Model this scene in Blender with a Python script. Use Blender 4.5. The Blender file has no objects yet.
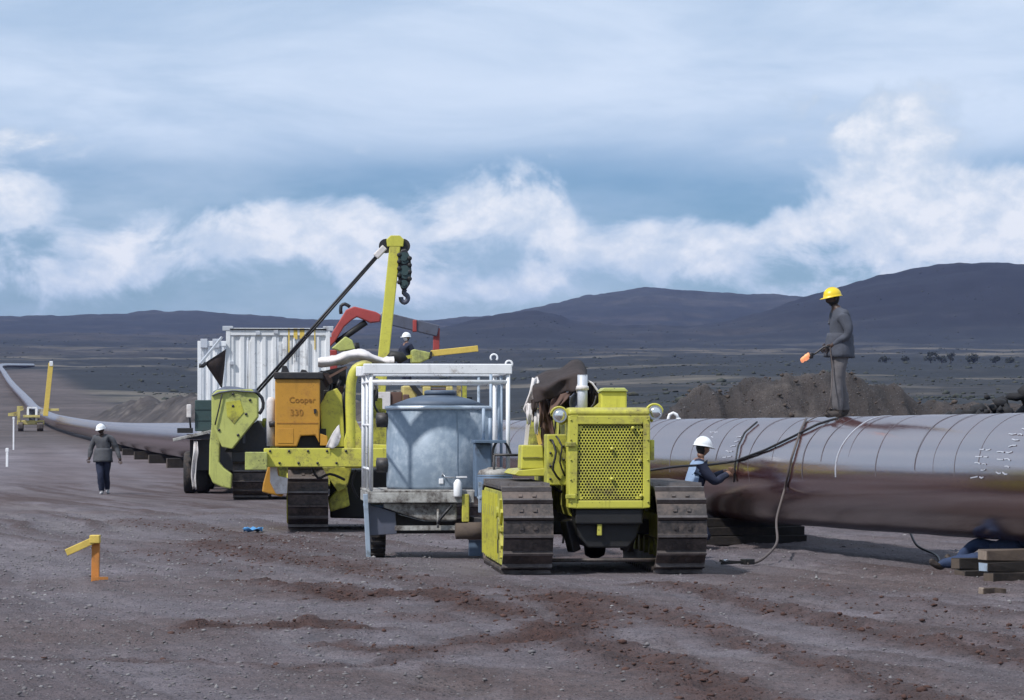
import bpy, bmesh, math, random
import numpy as np
from mathutils import Vector, Matrix, Quaternion
random.seed(7)
SC = bpy.context.scene
COL = SC.collection
R = math.radians
# ------------------------------------------------------------------ camera, sky, sun, exposure
CAM_H, FPX, HORY, CX = 1.7, 3000.0, 428.0, 512.0
cam_data = bpy.data.cameras.new('camera')
cam = bpy.data.objects.new('camera', cam_data)
COL.objects.link(cam)
cam.location = (0, 0, CAM_H)
cam.rotation_euler = (R(90), 0, 0)
cam_data.sensor_fit = 'HORIZONTAL'
cam_data.sensor_width = 36.0
cam_data.lens = 36.0 * FPX / 1024.0
cam_data.shift_y = (HORY - 350.0) / 1024.0
cam_data.clip_start = 0.5
cam_data.clip_end = 40000
SC.camera = cam
SC.view_settings.view_transform = 'Standard'
SC.view_settings.look = 'None'
SC.view_settings.gamma = 1.0
SC.view_settings.use_curve_mapping = False
SC.view_settings.exposure = 0.30
SC.cycles.use_denoising = True
SC.cycles.max_bounces = 5
SC.cycles.volume_bounces = 0

TO_SUN = Vector((-0.46, -0.42, 0.78)).normalized()
SUN_EL = math.asin(TO_SUN.z)
SUN_AZ = math.atan2(TO_SUN.x, TO_SUN.y)
sun_d = bpy.data.lights.new('sun', 'SUN')
sun_d.energy = 3.3
sun_d.angle = R(3)
sun_d.color = (1.0, 0.96, 0.92)
sun = bpy.data.objects.new('sun', sun_d)
COL.objects.link(sun)
sun.rotation_euler = TO_SUN.to_track_quat('Z', 'Y').to_euler()
sun.location = (-40, 10, 80)


class NT:
    """small helper around a node tree"""
    def __init__(s, tree):
        s.t = tree
        s.n = tree.nodes
        s.l = tree.links
    def new(s, typ, **kw):
        n = s.n.new(typ)
        for k, v in kw.items():
            setattr(n, k, v)
        return n
    def put(s, sock, v):
        if isinstance(v, bpy.types.NodeSocket):
            s.l.new(v, sock)
        else:
            sock.default_value = v
    def math(s, op, a, b=0.0, c=None, clamp=False):
        n = s.new('ShaderNodeMath', operation=op, use_clamp=clamp)
        s.put(n.inputs[0], a)
        s.put(n.inputs[1], b)
        if c is not None:
            s.put(n.inputs[2], c)
        return n.outputs[0]
    def vmath(s, op, a, b=(0, 0, 0)):
        n = s.new('ShaderNodeVectorMath', operation=op)
        s.put(n.inputs[0], a)
        if op == 'SCALE':
            s.put(n.inputs['Scale'], b)
        else:
            s.put(n.inputs[1], b)
        return n.outputs['Value'] if op in ('LENGTH', 'DISTANCE', 'DOT_PRODUCT') else n.outputs['Vector']
    def noise(s, vec, scale, detail=4.0, rough=0.55, dist=0.0):
        n = s.new('ShaderNodeTexNoise')
        s.put(n.inputs['Vector'], vec)
        n.inputs['Scale'].default_value = scale
        n.inputs['Detail'].default_value = detail
        n.inputs['Roughness'].default_value = rough
        n.inputs['Distortion'].default_value = dist
        return n.outputs['Fac']
    def mrange(s, v, a, b, c=0.0, d=1.0, smooth=True):
        n = s.new('ShaderNodeMapRange', interpolation_type='SMOOTHSTEP' if smooth else 'LINEAR')
        s.put(n.inputs['Value'], v)
        n.inputs['From Min'].default_value = a
        n.inputs['From Max'].default_value = b
        n.inputs['To Min'].default_value = c
        n.inputs['To Max'].default_value = d
        return n.outputs[0]
    def mix(s, f, a, b, blend='MIX'):
        n = s.new('ShaderNodeMix', data_type='RGBA', blend_type=blend)
        s.put(n.inputs[0], f)
        s.put(n.inputs[6], a)
        s.put(n.inputs[7], b)
        return n.outputs[2]


def c4(c):
    return (c[0], c[1], c[2], 1.0)


# world: physical sky behind layered cloud, both continuing all round
world = bpy.data.worlds.new('World')
SC.world = world
world.use_nodes = True
w = NT(world.node_tree)
w.n.clear()
wout = w.new('ShaderNodeOutputWorld')
sky = w.new('ShaderNodeTexSky', sky_type='NISHITA')
sky.sun_disc = False
sky.sun_elevation = SUN_EL
sky.sun_rotation = SUN_AZ
sky.altitude = 1500
sky.air_density = 1.6
sky.dust_density = 0.3
sky.ozone_density = 4.0
skyc = w.mix(1.0, sky.outputs[0], (0.46, 0.68, 1.06, 1), 'MULTIPLY')
bg_sky = w.new('ShaderNodeBackground')
w.put(bg_sky.inputs['Color'], skyc)
bg_sky.inputs['Strength'].default_value = 0.068
gen = w.new('ShaderNodeTexCoord').outputs['Generated']
sep = w.new('ShaderNodeSeparateXYZ')
w.put(sep.inputs[0], gen)
el = sep.outputs['Z']
def wmap(scale, loc=(0, 0, 0)):
    m = w.new('ShaderNodeMapping')
    w.put(m.inputs['Vector'], gen)
    m.inputs['Scale'].default_value = scale
    m.inputs['Location'].default_value = loc
    return m.outputs[0]
def el_of(py):
    return (HORY - py) / FPX
def direction(px, py):
    return Vector(((px - CX) / FPX, 1.0, (HORY - py) / FPX)).normalized()
# cumulus band
cu = w.noise(wmap((26, 26, 38), (3.1, 1.7, 0.4)), 1.0, 12.0, 0.60, 0.35)
band = w.math('MULTIPLY', w.mrange(el, el_of(332), el_of(276)), w.mrange(el, el_of(140), el_of(232), 0.0, 1.0))
band = w.mrange(band, 0, 1, -0.20, 0.050)
bias = band
BLOBS = [(-40, 200, 110, 40, .14), (25, 140, 60, 24, .20), (330, 235, 110, 34, .13), (515, 185, 80, 60, .15), (120, 260, 190, 30, .11), (690, 245, 110, 40, .13),
         (710, 155, 80, 32, .17), (900, 135, 150, 80, .30), (970, 215, 130, 60, .22), (860, 225, 90, 30, .14), (250, 185, 130, 32, -.15),
         (700, 205, 80, 22, -.16), (600, 190, 40, 28, -.12), (110, 190, 70, 34, -.16), (800, 262, 80, 36, -.16), (765, 195, 45, 45, -.17), (600, 205, 45, 30, -.10), (930, 190, 60, 22, -.10), (480, 262, 60, 26, -.08), (640, 300, 120, 26, -.12), (960, 262, 70, 26, -.10), (240, 150, 40, 16, .16), (345, 150, 50, 16, .16), (560, 160, 60, 22, .08)]
for (bx, by, rx, ry, amp) in BLOBS:
    d = direction(bx, by)
    m = w.vmath('MULTIPLY', w.vmath('SUBTRACT', gen, tuple(d)), (FPX / rx, FPX / rx, FPX / ry))
    g = w.mrange(w.vmath('LENGTH', m), 0.15, 1.25, amp, 0.0)
    bias = w.math('ADD', bias, g)
cuv = w.math('ADD', cu, bias)
cumask = w.mrange(cuv, 0.445, 0.605)
# high pale sheet with streaks
st = w.noise(wmap((3.0, 3.0, 26), (0.2, 2.2, 5.1)), 1.0, 5.0, 0.5, 0.3)
sheet = w.math('ADD', w.mrange(el, el_of(215), el_of(95), 0.0, 1.0), w.math('MULTIPLY', w.math('SUBTRACT', st, 0.5), 0.6))
sheet = w.mrange(sheet, 0.12, 0.85, 0.0, 0.93)
# thin milky veil low down
veil = w.mrange(w.noise(wmap((9, 9, 30), (7.3, 0.2, 1.1)), 1.0, 5.0, 0.6), 0.30, 0.72, 0.04, 0.50)
sheet_tone = w.mrange(w.noise(wmap((7, 7, 30), (1.3, 4.2, 2.0)), 1.0, 7.0, 0.58, 0.5), 0.30, 0.72)
sheet_col = w.mix(sheet_tone, (0.38, 0.50, 0.66, 1), (0.60, 0.69, 0.82, 1))
lump = w.mrange(w.noise(wmap((60, 60, 85), (0.1, 0.7, 0.2)), 1.0, 8.0, 0.62), 0.30, 0.70)
core = w.mrange(cuv, 0.48, 0.72)
cu_tone = w.math('MULTIPLY', w.math('ADD', lump, 0.35), w.math('ADD', w.math('MULTIPLY', core, 0.75), 0.15), clamp=True)
cu_col = w.mix(cu_tone, (0.40, 0.51, 0.65, 1), (0.72, 0.75, 0.80, 1))
cloud_col = w.mix(cumask, sheet_col, cu_col)
a1 = w.math('SUBTRACT', 1.0, cumask)
a2 = w.math('SUBTRACT', 1.0, sheet)
a3 = w.math('SUBTRACT', 1.0, veil)
cov = w.math('SUBTRACT', 1.0, w.math('MULTIPLY', w.math('MULTIPLY', a1, a2), a3))
bg_cl = w.new('ShaderNodeBackground')
w.put(bg_cl.inputs['Color'], cloud_col)
bg_cl.inputs['Strength'].default_value = 1.0
mixs = w.new('ShaderNodeMixShader')
w.put(mixs.inputs[0], cov)
w.l.new(bg_sky.outputs[0], mixs.inputs[1])
w.l.new(bg_cl.outputs[0], mixs.inputs[2])
w.l.new(mixs.outputs[0], wout.inputs['Surface'])

# ------------------------------------------------------------------ materials
def new_mat(name):
    m = bpy.data.materials.new(name)
    m.use_nodes = True
    t = NT(m.node_tree)
    b = t.n['Principled BSDF']
    return m, t, b


def paint(name, col, rough=0.5, metal=0.0, var=0.18, dirt=(0.09, 0.06, 0.05), dirt_amt=0.35, scale=3.0, bump=0.15, spec=0.5, streak=None, streak_amt=0.0, chips=0.0, dust=0.0):
    """worn surface: base colour, mottling, blotches of dirt, optional rust streaks, fine bump"""
    m, t, b = new_mat(name)
    oi = t.new('ShaderNodeObjectInfo').outputs['Random']
    co = t.vmath('ADD', t.new('ShaderNodeTexCoord').outputs['Object'], t.vmath('SCALE', (37.0, 23.0, 51.0), oi))
    n1 = t.noise(co, scale, 6, 0.6)
    n2 = t.noise(co, scale * 5.3, 5, 0.65)
    n3 = t.noise(co, scale * 0.6, 8, 0.68, 0.4)
    v = t.math('ADD', t.math('MULTIPLY', n1, 0.6), t.math('MULTIPLY', n2, 0.4))
    f = t.mrange(v, 0.3, 0.7, 1.0 - var, 1.0 + var * 0.6, False)
    base = t.vmath('SCALE', tuple(col), f)
    dm = t.math('MULTIPLY', t.mrange(t.math('ADD', t.math('MULTIPLY', n3, 0.7), t.math('MULTIPLY', n2, 0.3)), 0.62 - 0.28 * dirt_amt, 0.74 - 0.1 * dirt_amt), min(1.0, 0.45 + dirt_amt))
    c = t.mix(dm, base, c4(dirt))
    if streak is not None:
        mp = t.new('ShaderNodeMapping')
        t.put(mp.inputs['Vector'], co)
        mp.inputs['Scale'].default_value = (6, 6, 0.55)
        s1 = t.noise(mp.outputs[0], 1.6, 5, 0.6)
        c = t.mix(t.mrange(s1, 0.60, 0.76, 0, streak_amt), c, c4(streak))
    if chips:
        ch = t.noise(co, scale * 11.0, 6, 0.7)
        cm_ = t.math('MULTIPLY', t.mrange(t.math('ADD', ch, t.math('MULTIPLY', n3, 0.35)), 0.80, 0.86), chips)
        c = t.mix(cm_, c, (0.045, 0.032, 0.026, 1))
        mp2 = t.new('ShaderNodeMapping')
        t.put(mp2.inputs['Vector'], co)
        mp2.inputs['Scale'].default_value = (9, 9, 0.7)
        sk = t.noise(mp2.outputs[0], 1.3, 6, 0.65)
        c = t.mix(t.mrange(sk, 0.56, 0.80, 0, 0.55 * chips), c, c4([k * 0.28 for k in col]))
    if dust:
        gn = t.new('ShaderNodeNewGeometry').outputs['Normal']
        gs = t.new('ShaderNodeSeparateXYZ')
        t.put(gs.inputs[0], gn)
        df = t.math('MULTIPLY', t.mrange(gs.outputs['Z'], 0.35, 0.95), t.mrange(n1, 0.30, 0.62, 0.25 * dust, dust))
        c = t.mix(df, c, (0.19, 0.155, 0.135, 1))
    t.put(b.inputs['Base Color'], c)
    t.put(b.inputs['Roughness'], t.mrange(dm, 0, 1, rough, min(1, rough + 0.35), False))
    b.inputs['Metallic'].default_value = metal
    b.inputs['Specular IOR Level'].default_value = spec
    if bump:
        bp = t.new('ShaderNodeBump')
        bp.inputs['Strength'].default_value = bump
        bp.inputs['Distance'].default_value = 0.02
        t.put(bp.inputs['Height'], v)
        t.l.new(bp.outputs[0], b.inputs['Normal'])
    return m


M = {}
M['lime'] = paint('lime_paint', (0.57, 0.545, 0.075), 0.45, 0, 0.14, (0.24, 0.20, 0.07), 0.55, chips=1.0, dust=0.5)
M['lime_pale'] = paint('pale_lime_paint', (0.47, 0.50, 0.14), 0.5, 0, 0.15, (0.16, 0.17, 0.08), 0.5, 2.2, chips=0.9, dust=0.4)
M['lime_dirty'] = paint('dirty_lime_paint', (0.50, 0.49, 0.06), 0.55, 0, 0.22, (0.08, 0.07, 0.04), 0.75, 3.5, chips=1.0, dust=0.6)
M['yellow'] = paint('faded_yellow_paint', (0.55, 0.46, 0.16), 0.55, 0, 0.2, (0.12, 0.08, 0.05), 0.5, chips=0.8, dust=0.4)
M['orange'] = paint('orange_paint', (0.50, 0.25, 0.03), 0.5, 0, 0.14, (0.30, 0.13, 0.03), 0.4, chips=0.55, dust=0.3)
M['track'] = paint('track_steel', (0.050, 0.044, 0.043), 0.5, 0.3, 0.45, (0.16, 0.125, 0.11), 0.75, 4, 0.6, dust=0.5)
M['grouser'] = paint('polished_grouser', (0.16, 0.14, 0.135), 0.4, 0.6, 0.4, (0.06, 0.05, 0.045), 0.5, 9, 0.3)
M['steel'] = paint('dark_steel', (0.035, 0.035, 0.038), 0.5, 0.3, 0.35, (0.06, 0.05, 0.045), 0.5, 5, 0.3, dust=0.5)
M['black'] = paint('greasy_black', (0.012, 0.012, 0.013), 0.6, 0, 0.3, (0.03, 0.025, 0.02), 0.4, 5, 0.3)
M['white'] = paint('white_paint', (0.80, 0.81, 0.83), 0.5, 0, 0.10, (0.25, 0.20, 0.16), 0.35, 4, chips=0.7)
M['white_dirty'] = paint('grimy_white_paint', (0.50, 0.50, 0.48), 0.6, 0, 0.2, (0.06, 0.045, 0.04), 0.85, 4, chips=0.9, dust=0.3)
M['container'] = paint('container_white', (0.72, 0.74, 0.76), 0.55, 0, 0.10, (0.32, 0.32, 0.32), 0.35, 1.6, 0.1, 0.4, (0.38, 0.34, 0.22), 0.6, chips=0.6)
M['tank'] = paint('tank_blue_grey', (0.21, 0.27, 0.34), 0.5, 0.15, 0.18, (0.40, 0.46, 0.52), 0.6, 2.2, 0.15, 0.5, (0.10, 0.15, 0.22), 0.55)
M['tank_top'] = paint('tank_lid_blue', (0.08, 0.11, 0.16), 0.6, 0, 0.2, (0.05, 0.05, 0.06), 0.4, 3)
M['rim'] = paint('bright_rim', (0.62, 0.70, 0.78), 0.4, 0.2, 0.15, (0.2, 0.25, 0.3), 0.4, 5)
M['blue_steel'] = paint('blue_grey_steel', (0.13, 0.19, 0.28), 0.5, 0.1, 0.2, (0.05, 0.06, 0.08), 0.45, 4)
M['pale_blue'] = paint('pale_blue_paint', (0.34, 0.42, 0.52), 0.5, 0, 0.2, (0.10, 0.11, 0.12), 0.45, 4)
M['green_dark'] = paint('dark_green_paint', (0.035, 0.065, 0.065), 0.5, 0, 0.2, (0.05, 0.05, 0.05), 0.4, 3)
M['rubber'] = paint('rubber', (0.018, 0.018, 0.020), 0.8, 0, 0.3, (0.09, 0.07, 0.06), 0.55, 6, 0.3)
M['red'] = paint('red_paint', (0.36, 0.055, 0.05), 0.5, 0, 0.2, (0.10, 0.04, 0.04), 0.4, 3)
M['crane_grey'] = paint('crane_grey', (0.10, 0.11, 0.15), 0.5, 0.1, 0.2, (0.06, 0.05, 0.05), 0.4, 3)
M['chrome'] = paint('bright_steel', (0.55, 0.57, 0.60), 0.3, 0.8, 0.1, (0.2, 0.2, 0.2), 0.2, 5)
M['stack'] = paint('exhaust_grey', (0.50, 0.53, 0.58), 0.5, 0.2, 0.15, (0.14, 0.10, 0.09), 0.35, 6)
M['tarp'] = paint('brown_tarpaulin', (0.034, 0.021, 0.019), 0.8, 0, 0.3, (0.02, 0.016, 0.016), 0.6, 3, 0.4)
M['tarp_tan'] = paint('tan_canvas', (0.12, 0.07, 0.055), 0.85, 0, 0.25, (0.07, 0.05, 0.045), 0.5, 3, 0.4)
M['rag'] = paint('white_canvas', (0.66, 0.63, 0.62), 0.85, 0, 0.15, (0.36, 0.30, 0.28), 0.5, 5, 0.4)
M['wood'] = paint('weathered_timber', (0.11, 0.085, 0.068), 0.85, 0, 0.3, (0.07, 0.055, 0.05), 0.55, 5, 0.5, 0.3)
M['wood_end'] = paint('pale_timber_end', (0.26, 0.21, 0.17), 0.85, 0, 0.3, (0.16, 0.12, 0.10), 0.5, 8, 0.5, 0.3)
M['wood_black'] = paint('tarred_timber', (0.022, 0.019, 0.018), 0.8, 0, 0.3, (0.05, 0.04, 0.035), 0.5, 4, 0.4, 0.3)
M['stake'] = paint('orange_stake', (0.52, 0.20, 0.04), 0.7, 0, 0.25, (0.22, 0.12, 0.05), 0.4, 9, 0.3)
M['stake_yellow'] = paint('yellow_stake', (0.66, 0.48, 0.10), 0.7, 0, 0.2, (0.40, 0.25, 0.06), 0.3, 9, 0.3)
M['hose'] = paint('hose_rubber', (0.014, 0.014, 0.018), 0.5, 0, 0.2, (0.06, 0.05, 0.045), 0.4, 8, 0.0)
M['hose_tan'] = paint('dusty_hose', (0.10, 0.08, 0.075), 0.6, 0, 0.2, (0.05, 0.04, 0.04), 0.4, 8, 0.0)
M['plastic_blue'] = paint('blue_plastic', (0.10, 0.32, 0.66), 0.4, 0, 0.2, (0.3, 0.5, 0.75), 0.3, 9, 0.2)
M['helmet_y'] = paint('yellow_helmet', (0.78, 0.56, 0.02), 0.35, 0, 0.06, (0.4, 0.28, 0.05), 0.1, 9, 0)
M['helmet_w'] = paint('white_helmet', (0.80, 0.82, 0.84), 0.35, 0, 0.05, (0.4, 0.38, 0.36), 0.12, 9, 0)
M['skin'] = paint('skin', (0.055, 0.030, 0.022), 0.55, 0, 0.1, (0.04, 0.02, 0.015), 0.2, 20, 0)
M['skin_mid'] = paint('lighter_skin', (0.20, 0.11, 0.075), 0.55, 0, 0.1, (0.15, 0.08, 0.05), 0.2, 20, 0)
M['hair'] = paint('dark_hair', (0.010, 0.009, 0.009), 0.7, 0, 0.2, (0.02, 0.018, 0.016), 0.2, 30, 0.3)
M['cl_grey'] = paint('grey_work_jacket', (0.068, 0.075, 0.098), 0.9, 0, 0.25, (0.05, 0.05, 0.06), 0.45, 8, 0.6)
M['cl_trouser'] = paint('dusty_work_trousers', (0.125, 0.118, 0.125), 0.9, 0, 0.25, (0.07, 0.06, 0.06), 0.45, 8, 0.6)
M['cl_dark'] = paint('charcoal_jacket', (0.075, 0.078, 0.088), 0.9, 0, 0.25, (0.02, 0.02, 0.025), 0.45, 8, 0.6)
M['cl_navy'] = paint('navy_workwear', (0.020, 0.026, 0.055), 0.9, 0, 0.25, (0.01, 0.012, 0.02), 0.45, 8, 0.6)
M['cl_blue'] = paint('blue_workwear', (0.028, 0.048, 0.11), 0.9, 0, 0.25, (0.02, 0.03, 0.06), 0.45, 8, 0.6)
M['cl_pale'] = paint('pale_blue_vest', (0.24, 0.33, 0.48), 0.9, 0, 0.2, (0.12, 0.16, 0.22), 0.4, 8, 0.6)
M['boot'] = paint('leather_boots', (0.045, 0.035, 0.032), 0.7, 0, 0.2, (0.12, 0.10, 0.09), 0.5, 12, 0.3)
M['boot_pale'] = paint('pale_shoes', (0.40, 0.40, 0.42), 0.7, 0, 0.2, (0.12, 0.10, 0.09), 0.4, 12, 0.3)
M['mask'] = paint('white_face_cloth', (0.78, 0.79, 0.82), 0.9, 0, 0.1, (0.5, 0.5, 0.5), 0.2, 12, 0.3)
M['chalk'] = paint('chalk_white', (0.42, 0.44, 0.50), 0.9, 0, 0.25, (0.2, 0.2, 0.24), 0.5, 30, 0)
M['letter'] = paint('faint_lettering', (0.29, 0.13, 0.02), 0.7, 0, 0.3, (0.5, 0.24, 0.03), 0.5, 20, 0)
M['leaf'] = paint('scrub_leaves', (0.030, 0.036, 0.028), 0.8, 0, 0.4, (0.06, 0.055, 0.035), 0.5, 0.8, 0)
M['bark'] = paint('scrub_bark', (0.05, 0.04, 0.035), 0.9, 0, 0.3, (0.03, 0.025, 0.02), 0.5, 2, 0)
M['rock_black'] = paint('black_lava_rock', (0.014, 0.014, 0.017), 0.85, 0, 0.4, (0.04, 0.038, 0.036), 0.4, 3, 0.5)
M['clod'] = paint('red_clod', (0.088, 0.050, 0.042), 0.95, 0, 0.35, (0.05, 0.03, 0.027), 0.5, 6, 0.4, 0.2)
M['earth'] = paint('spoil_earth', (0.075, 0.060, 0.053), 0.95, 0, 0.4, (0.12, 0.10, 0.09), 0.5, 4, 0.4, 0.2)
M['pebble'] = paint('grey_pebble', (0.17, 0.16, 0.165), 0.9, 0, 0.5, (0.40, 0.39, 0.39), 0.4, 1.1, 0.2, 0.3)
m_, t_, b_ = new_mat('lamp_glass')
b_.inputs['Base Color'].default_value = (0.75, 0.75, 0.72, 1)
b_.inputs['Metallic'].default_value = 0.85
b_.inputs['Roughness'].default_value = 0.16
b_.inputs['Coat Weight'].default_value = 1.0
M['lens'] = m_
m_, t_, b_ = new_mat('torch_flame')
b_.inputs['Base Color'].default_value = (0.9, 0.35, 0.15, 1)
b_.inputs['Emission Color'].default_value = (1.0, 0.42, 0.22, 1)
b_.inputs['Emission Strength'].default_value = 0.45
b_.inputs['Alpha'].default_value = 0.85
M['flame'] = m_

# glossy wrapped pipe
m_, t_, b_ = new_mat('pipe_coating')
co = t_.new('ShaderNodeTexCoord').outputs['UV']
mp = t_.new('ShaderNodeMapping')
t_.put(mp.inputs['Vector'], co)
mp.inputs['Scale'].default_value = (1.0, 4.0, 1.0)
g1 = t_.noise(mp.outputs[0], 0.9, 6, 0.6)
g2 = t_.noise(mp.outputs[0], 9.0, 5, 0.6)
fac = t_.mrange(t_.math('ADD', t_.math('MULTIPLY', g1, 0.6), t_.math('MULTIPLY', g2, 0.4)), 0.35, 0.68)
t_.put(b_.inputs['Base Color'], t_.mix(fac, (0.046, 0.013, 0.012, 1), (0.070, 0.021, 0.019, 1)))
b_.inputs['Metallic'].default_value = 0.0
b_.inputs['IOR'].default_value = 5.2
t_.put(b_.inputs['Roughness'], t_.mrange(g2, 0.3, 0.7, 0.13, 0.24, False))
bp = t_.new('ShaderNodeBump')
bp.inputs['Strength'].default_value = 0.05
bp.inputs['Distance'].default_value = 0.01
t_.put(bp.inputs['Height'], g1)
t_.l.new(bp.outputs[0], b_.inputs['Normal'])
M['pipe'] = m_
M['seam'] = paint('wrap_seam', (0.11, 0.10, 0.115), 0.5, 0.0, 0.2, (0.1, 0.09, 0.1), 0.4, 4, 0)

# ------------------------------------------------------------------ mesh helpers
class MB:
    def __init__(s):
        s.v = []; s.f = []; s.sm = []; s.mi = []; s.cur = 0
    def add(s, vs, fs, smooth=False):
        o = len(s.v)
        s.v += [tuple(p) for p in vs]
        for f in fs:
            s.f.append(tuple(i + o for i in f)); s.sm.append(smooth); s.mi.append(s.cur)
        return s
    def box(s, x0, x1, y0, y1, z0, z1, rot=None, piv=None):
        vs = [Vector((x, y, z)) for z in (z0, z1) for y in (y0, y1) for x in (x0, x1)]
        if rot is not None:
            pv = Vector(piv) if piv is not None else Vector(((x0 + x1) / 2, (y0 + y1) / 2, (z0 + z1) / 2))
            vs = [pv + rot @ (q - pv) for q in vs]
        return s.add(vs, [(0, 2, 3, 1), (4, 5, 7, 6), (0, 1, 5, 4), (2, 6, 7, 3), (0, 4, 6, 2), (1, 3, 7, 5)])
    def beam(s, p, q, wx, wz, up=(0, 0, 1)):
        """rectangular bar from p to q"""
        p = Vector(p); q = Vector(q); d = (q - p).normalized(); u = Vector(up)
        if abs(d.dot(u)) > 0.98: u = Vector((0, 1, 0))
        a = d.cross(u).normalized(); b = a.cross(d).normalized()
        vs = []
        for c in (p, q):
            for (i, j) in ((-1, -1), (1, -1), (1, 1), (-1, 1)):
                vs.append(c + a * (i * wx / 2) + b * (j * wz / 2))
        return s.add(vs, [(3, 2, 1, 0), (4, 5, 6, 7), (0, 1, 5, 4), (1, 2, 6, 5), (2, 3, 7, 6), (3, 0, 4, 7)])
    def tube(s, p, q, r, r2=None, n=14, caps=True):
        return s.path([p, q], [r, r if r2 is None else r2], n, caps)
    def path(s, pts, r, n=10, caps=True):
        pts = [Vector(p) for p in pts]
        rr = r if isinstance(r, (list, tuple)) else [r] * len(pts)
        tang = []
        for i in range(len(pts)):
            a = pts[max(0, i - 1)]; b = pts[min(len(pts) - 1, i + 1)]
            tang.append((b - a).normalized())
        u = Vector((0, 0, 1)) if abs(tang[0].z) < 0.9 else Vector((1, 0, 0))
        nx = tang[0].cross(u).normalized()
        vs = []; fs = []
        for i, p in enumerate(pts):
            nx = (nx - tang[i] * nx.dot(tang[i])).normalized()
            ny = tang[i].cross(nx)
            for k in range(n):
                a = 2 * math.pi * k / n
                vs.append(p + (nx * math.cos(a) + ny * math.sin(a)) * rr[i])
        for i in range(len(pts) - 1):
            for k in range(n):
                k2 = (k + 1) % n
                fs.append((i * n + k, i * n + k2, (i + 1) * n + k2, (i + 1) * n + k))
        s.add(vs, fs, True)
        if caps:
            s.add(vs[:n], [tuple(range(n - 1, -1, -1))])
            s.add(vs[-n:], [tuple(range(n))])
        return s
    def prism(s, poly, y0, y1, plane='xz'):
        """polygon in a plane, given thickness along the third axis"""
        def put(a, b, c):
            return (a, c, b) if plane == 'xz' else ((c, a, b) if plane == 'yz' else (a, b, c))
        n = len(poly)
        vs = [put(a, b, y0) for a, b in poly] + [put(a, b, y1) for a, b in poly]
        fs = [tuple(range(n)), tuple(range(2 * n - 1, n - 1, -1))]
        fs += [(i, i + n, (i + 1) % n + n, (i + 1) % n) for i in range(n)]
        return s.add(vs, fs)
    def lathe(s, prof, n=28, c=(0, 0, 0), axis='z', smooth=True):
        vs = []; fs = []
        c = Vector(c)
        for (r, h) in prof:
            for k in range(n):
                a = 2 * math.pi * k / n
                x, y = r * math.cos(a), r * math.sin(a)
                vs.append(c + Vector((x, y, h) if axis == 'z' else ((h, x, y) if axis == 'x' else (x, h, y))))
        for i in range(len(prof) - 1):
            for k in range(n):
                k2 = (k + 1) % n
                fs.append((i * n + k, i * n + k2, (i + 1) * n + k2, (i + 1) * n + k))
        s.add(vs, fs, smooth)
        if prof[0][0] > 1e-4: s.add(vs[:n], [tuple(range(n))])
        if prof[-1][0] > 1e-4: s.add(vs[-n:], [tuple(range(n))])
        return s
    def sheet(s, grid, thick=0.0, smooth=True):
        """grid[i][j] of points -> cloth surface"""
        ni, nj = len(grid), len(grid[0])
        vs = [p for row in grid for p in row]
        fs = [(i * nj + j, i * nj + j + 1, (i + 1) * nj + j + 1, (i + 1) * nj + j) for i in range(ni - 1) for j in range(nj - 1)]
        return s.add(vs, fs, smooth)
    def build(s, name, mat, parent=None, bevel=0.0, solid=0.0, fix=True, seg=2):
        me = bpy.data.meshes.new(name)
        me.from_pydata(s.v, [], s.f)
        mats = mat if isinstance(mat, (list, tuple)) else [mat]
        for m in mats:
            me.materials.append(M[m] if isinstance(m, str) else m)
        me.polygons.foreach_set('use_smooth', s.sm)
        if len(mats) > 1:
            me.polygons.foreach_set('material_index', s.mi)
        if fix:
            bm = bmesh.new(); bm.from_mesh(me)
            bmesh.ops.remove_doubles(bm, verts=bm.verts, dist=1e-5)
            bmesh.ops.recalc_face_normals(bm, faces=bm.faces)
            bm.to_mesh(me); bm.free()
        o = bpy.data.objects.new(name, me)
        COL.objects.link(o)
        if parent is not None:
            o.parent = parent
        if solid:
            md = o.modifiers.new('thickness', 'SOLIDIFY'); md.thickness = solid; md.offset = 0
        if bevel:
            md = o.modifiers.new('bevel', 'BEVEL'); md.width = bevel; md.segments = seg
            md.limit_method = 'ANGLE'; md.angle_limit = R(35)
        return o


def tag(o, label=None, cat=None, group=None, kind=None):
    if label: o['label'] = label
    if cat: o['category'] = cat
    if group: o['group'] = group
    if kind: o['kind'] = kind
    return o


class Frame:
    """local frame of a thing: x to the right, y away from the camera, z up, plus the ray of a photo pixel"""
    def __init__(s, name, loc, rz, label, cat, group=None):
        s.o = bpy.data.objects.new(name, None)
        s.o.empty_display_size = 0.3
        COL.objects.link(s.o)
        s.o.location = loc; s.o.rotation_euler = (0, 0, rz)
        s.m = Matrix.Translation(loc) @ Matrix.Rotation(rz, 4, 'Z')
        s.inv = s.m.inverted()
        tag(s.o, label, cat, group)
    def P(s, px, py, ly=0.0):
        c = s.inv @ Vector((0, 0, CAM_H))
        d = s.inv.to_3x3() @ Vector(((px - CX) / FPX, 1.0, (HORY - py) / FPX))
        t = (ly - c.y) / d.y
        return c + d * t
    def poly(s, pts, ly):
        return [(p.x, p.z) for p in (s.P(a, b, ly) for a, b in pts)]
    def rect(s, x0, x1, y0, y1, ly):
        a = s.P(x0, y1, ly); b = s.P(x1, y0, ly)
        return a.x, b.x, a.z, b.z


def world_at(px, Y):
    return (px - CX) / FPX * Y


def on_ground(px, py):
    Y = FPX * CAM_H / (py - HORY)
    return Vector(((px - CX) / FPX * Y, Y, 0))


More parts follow.
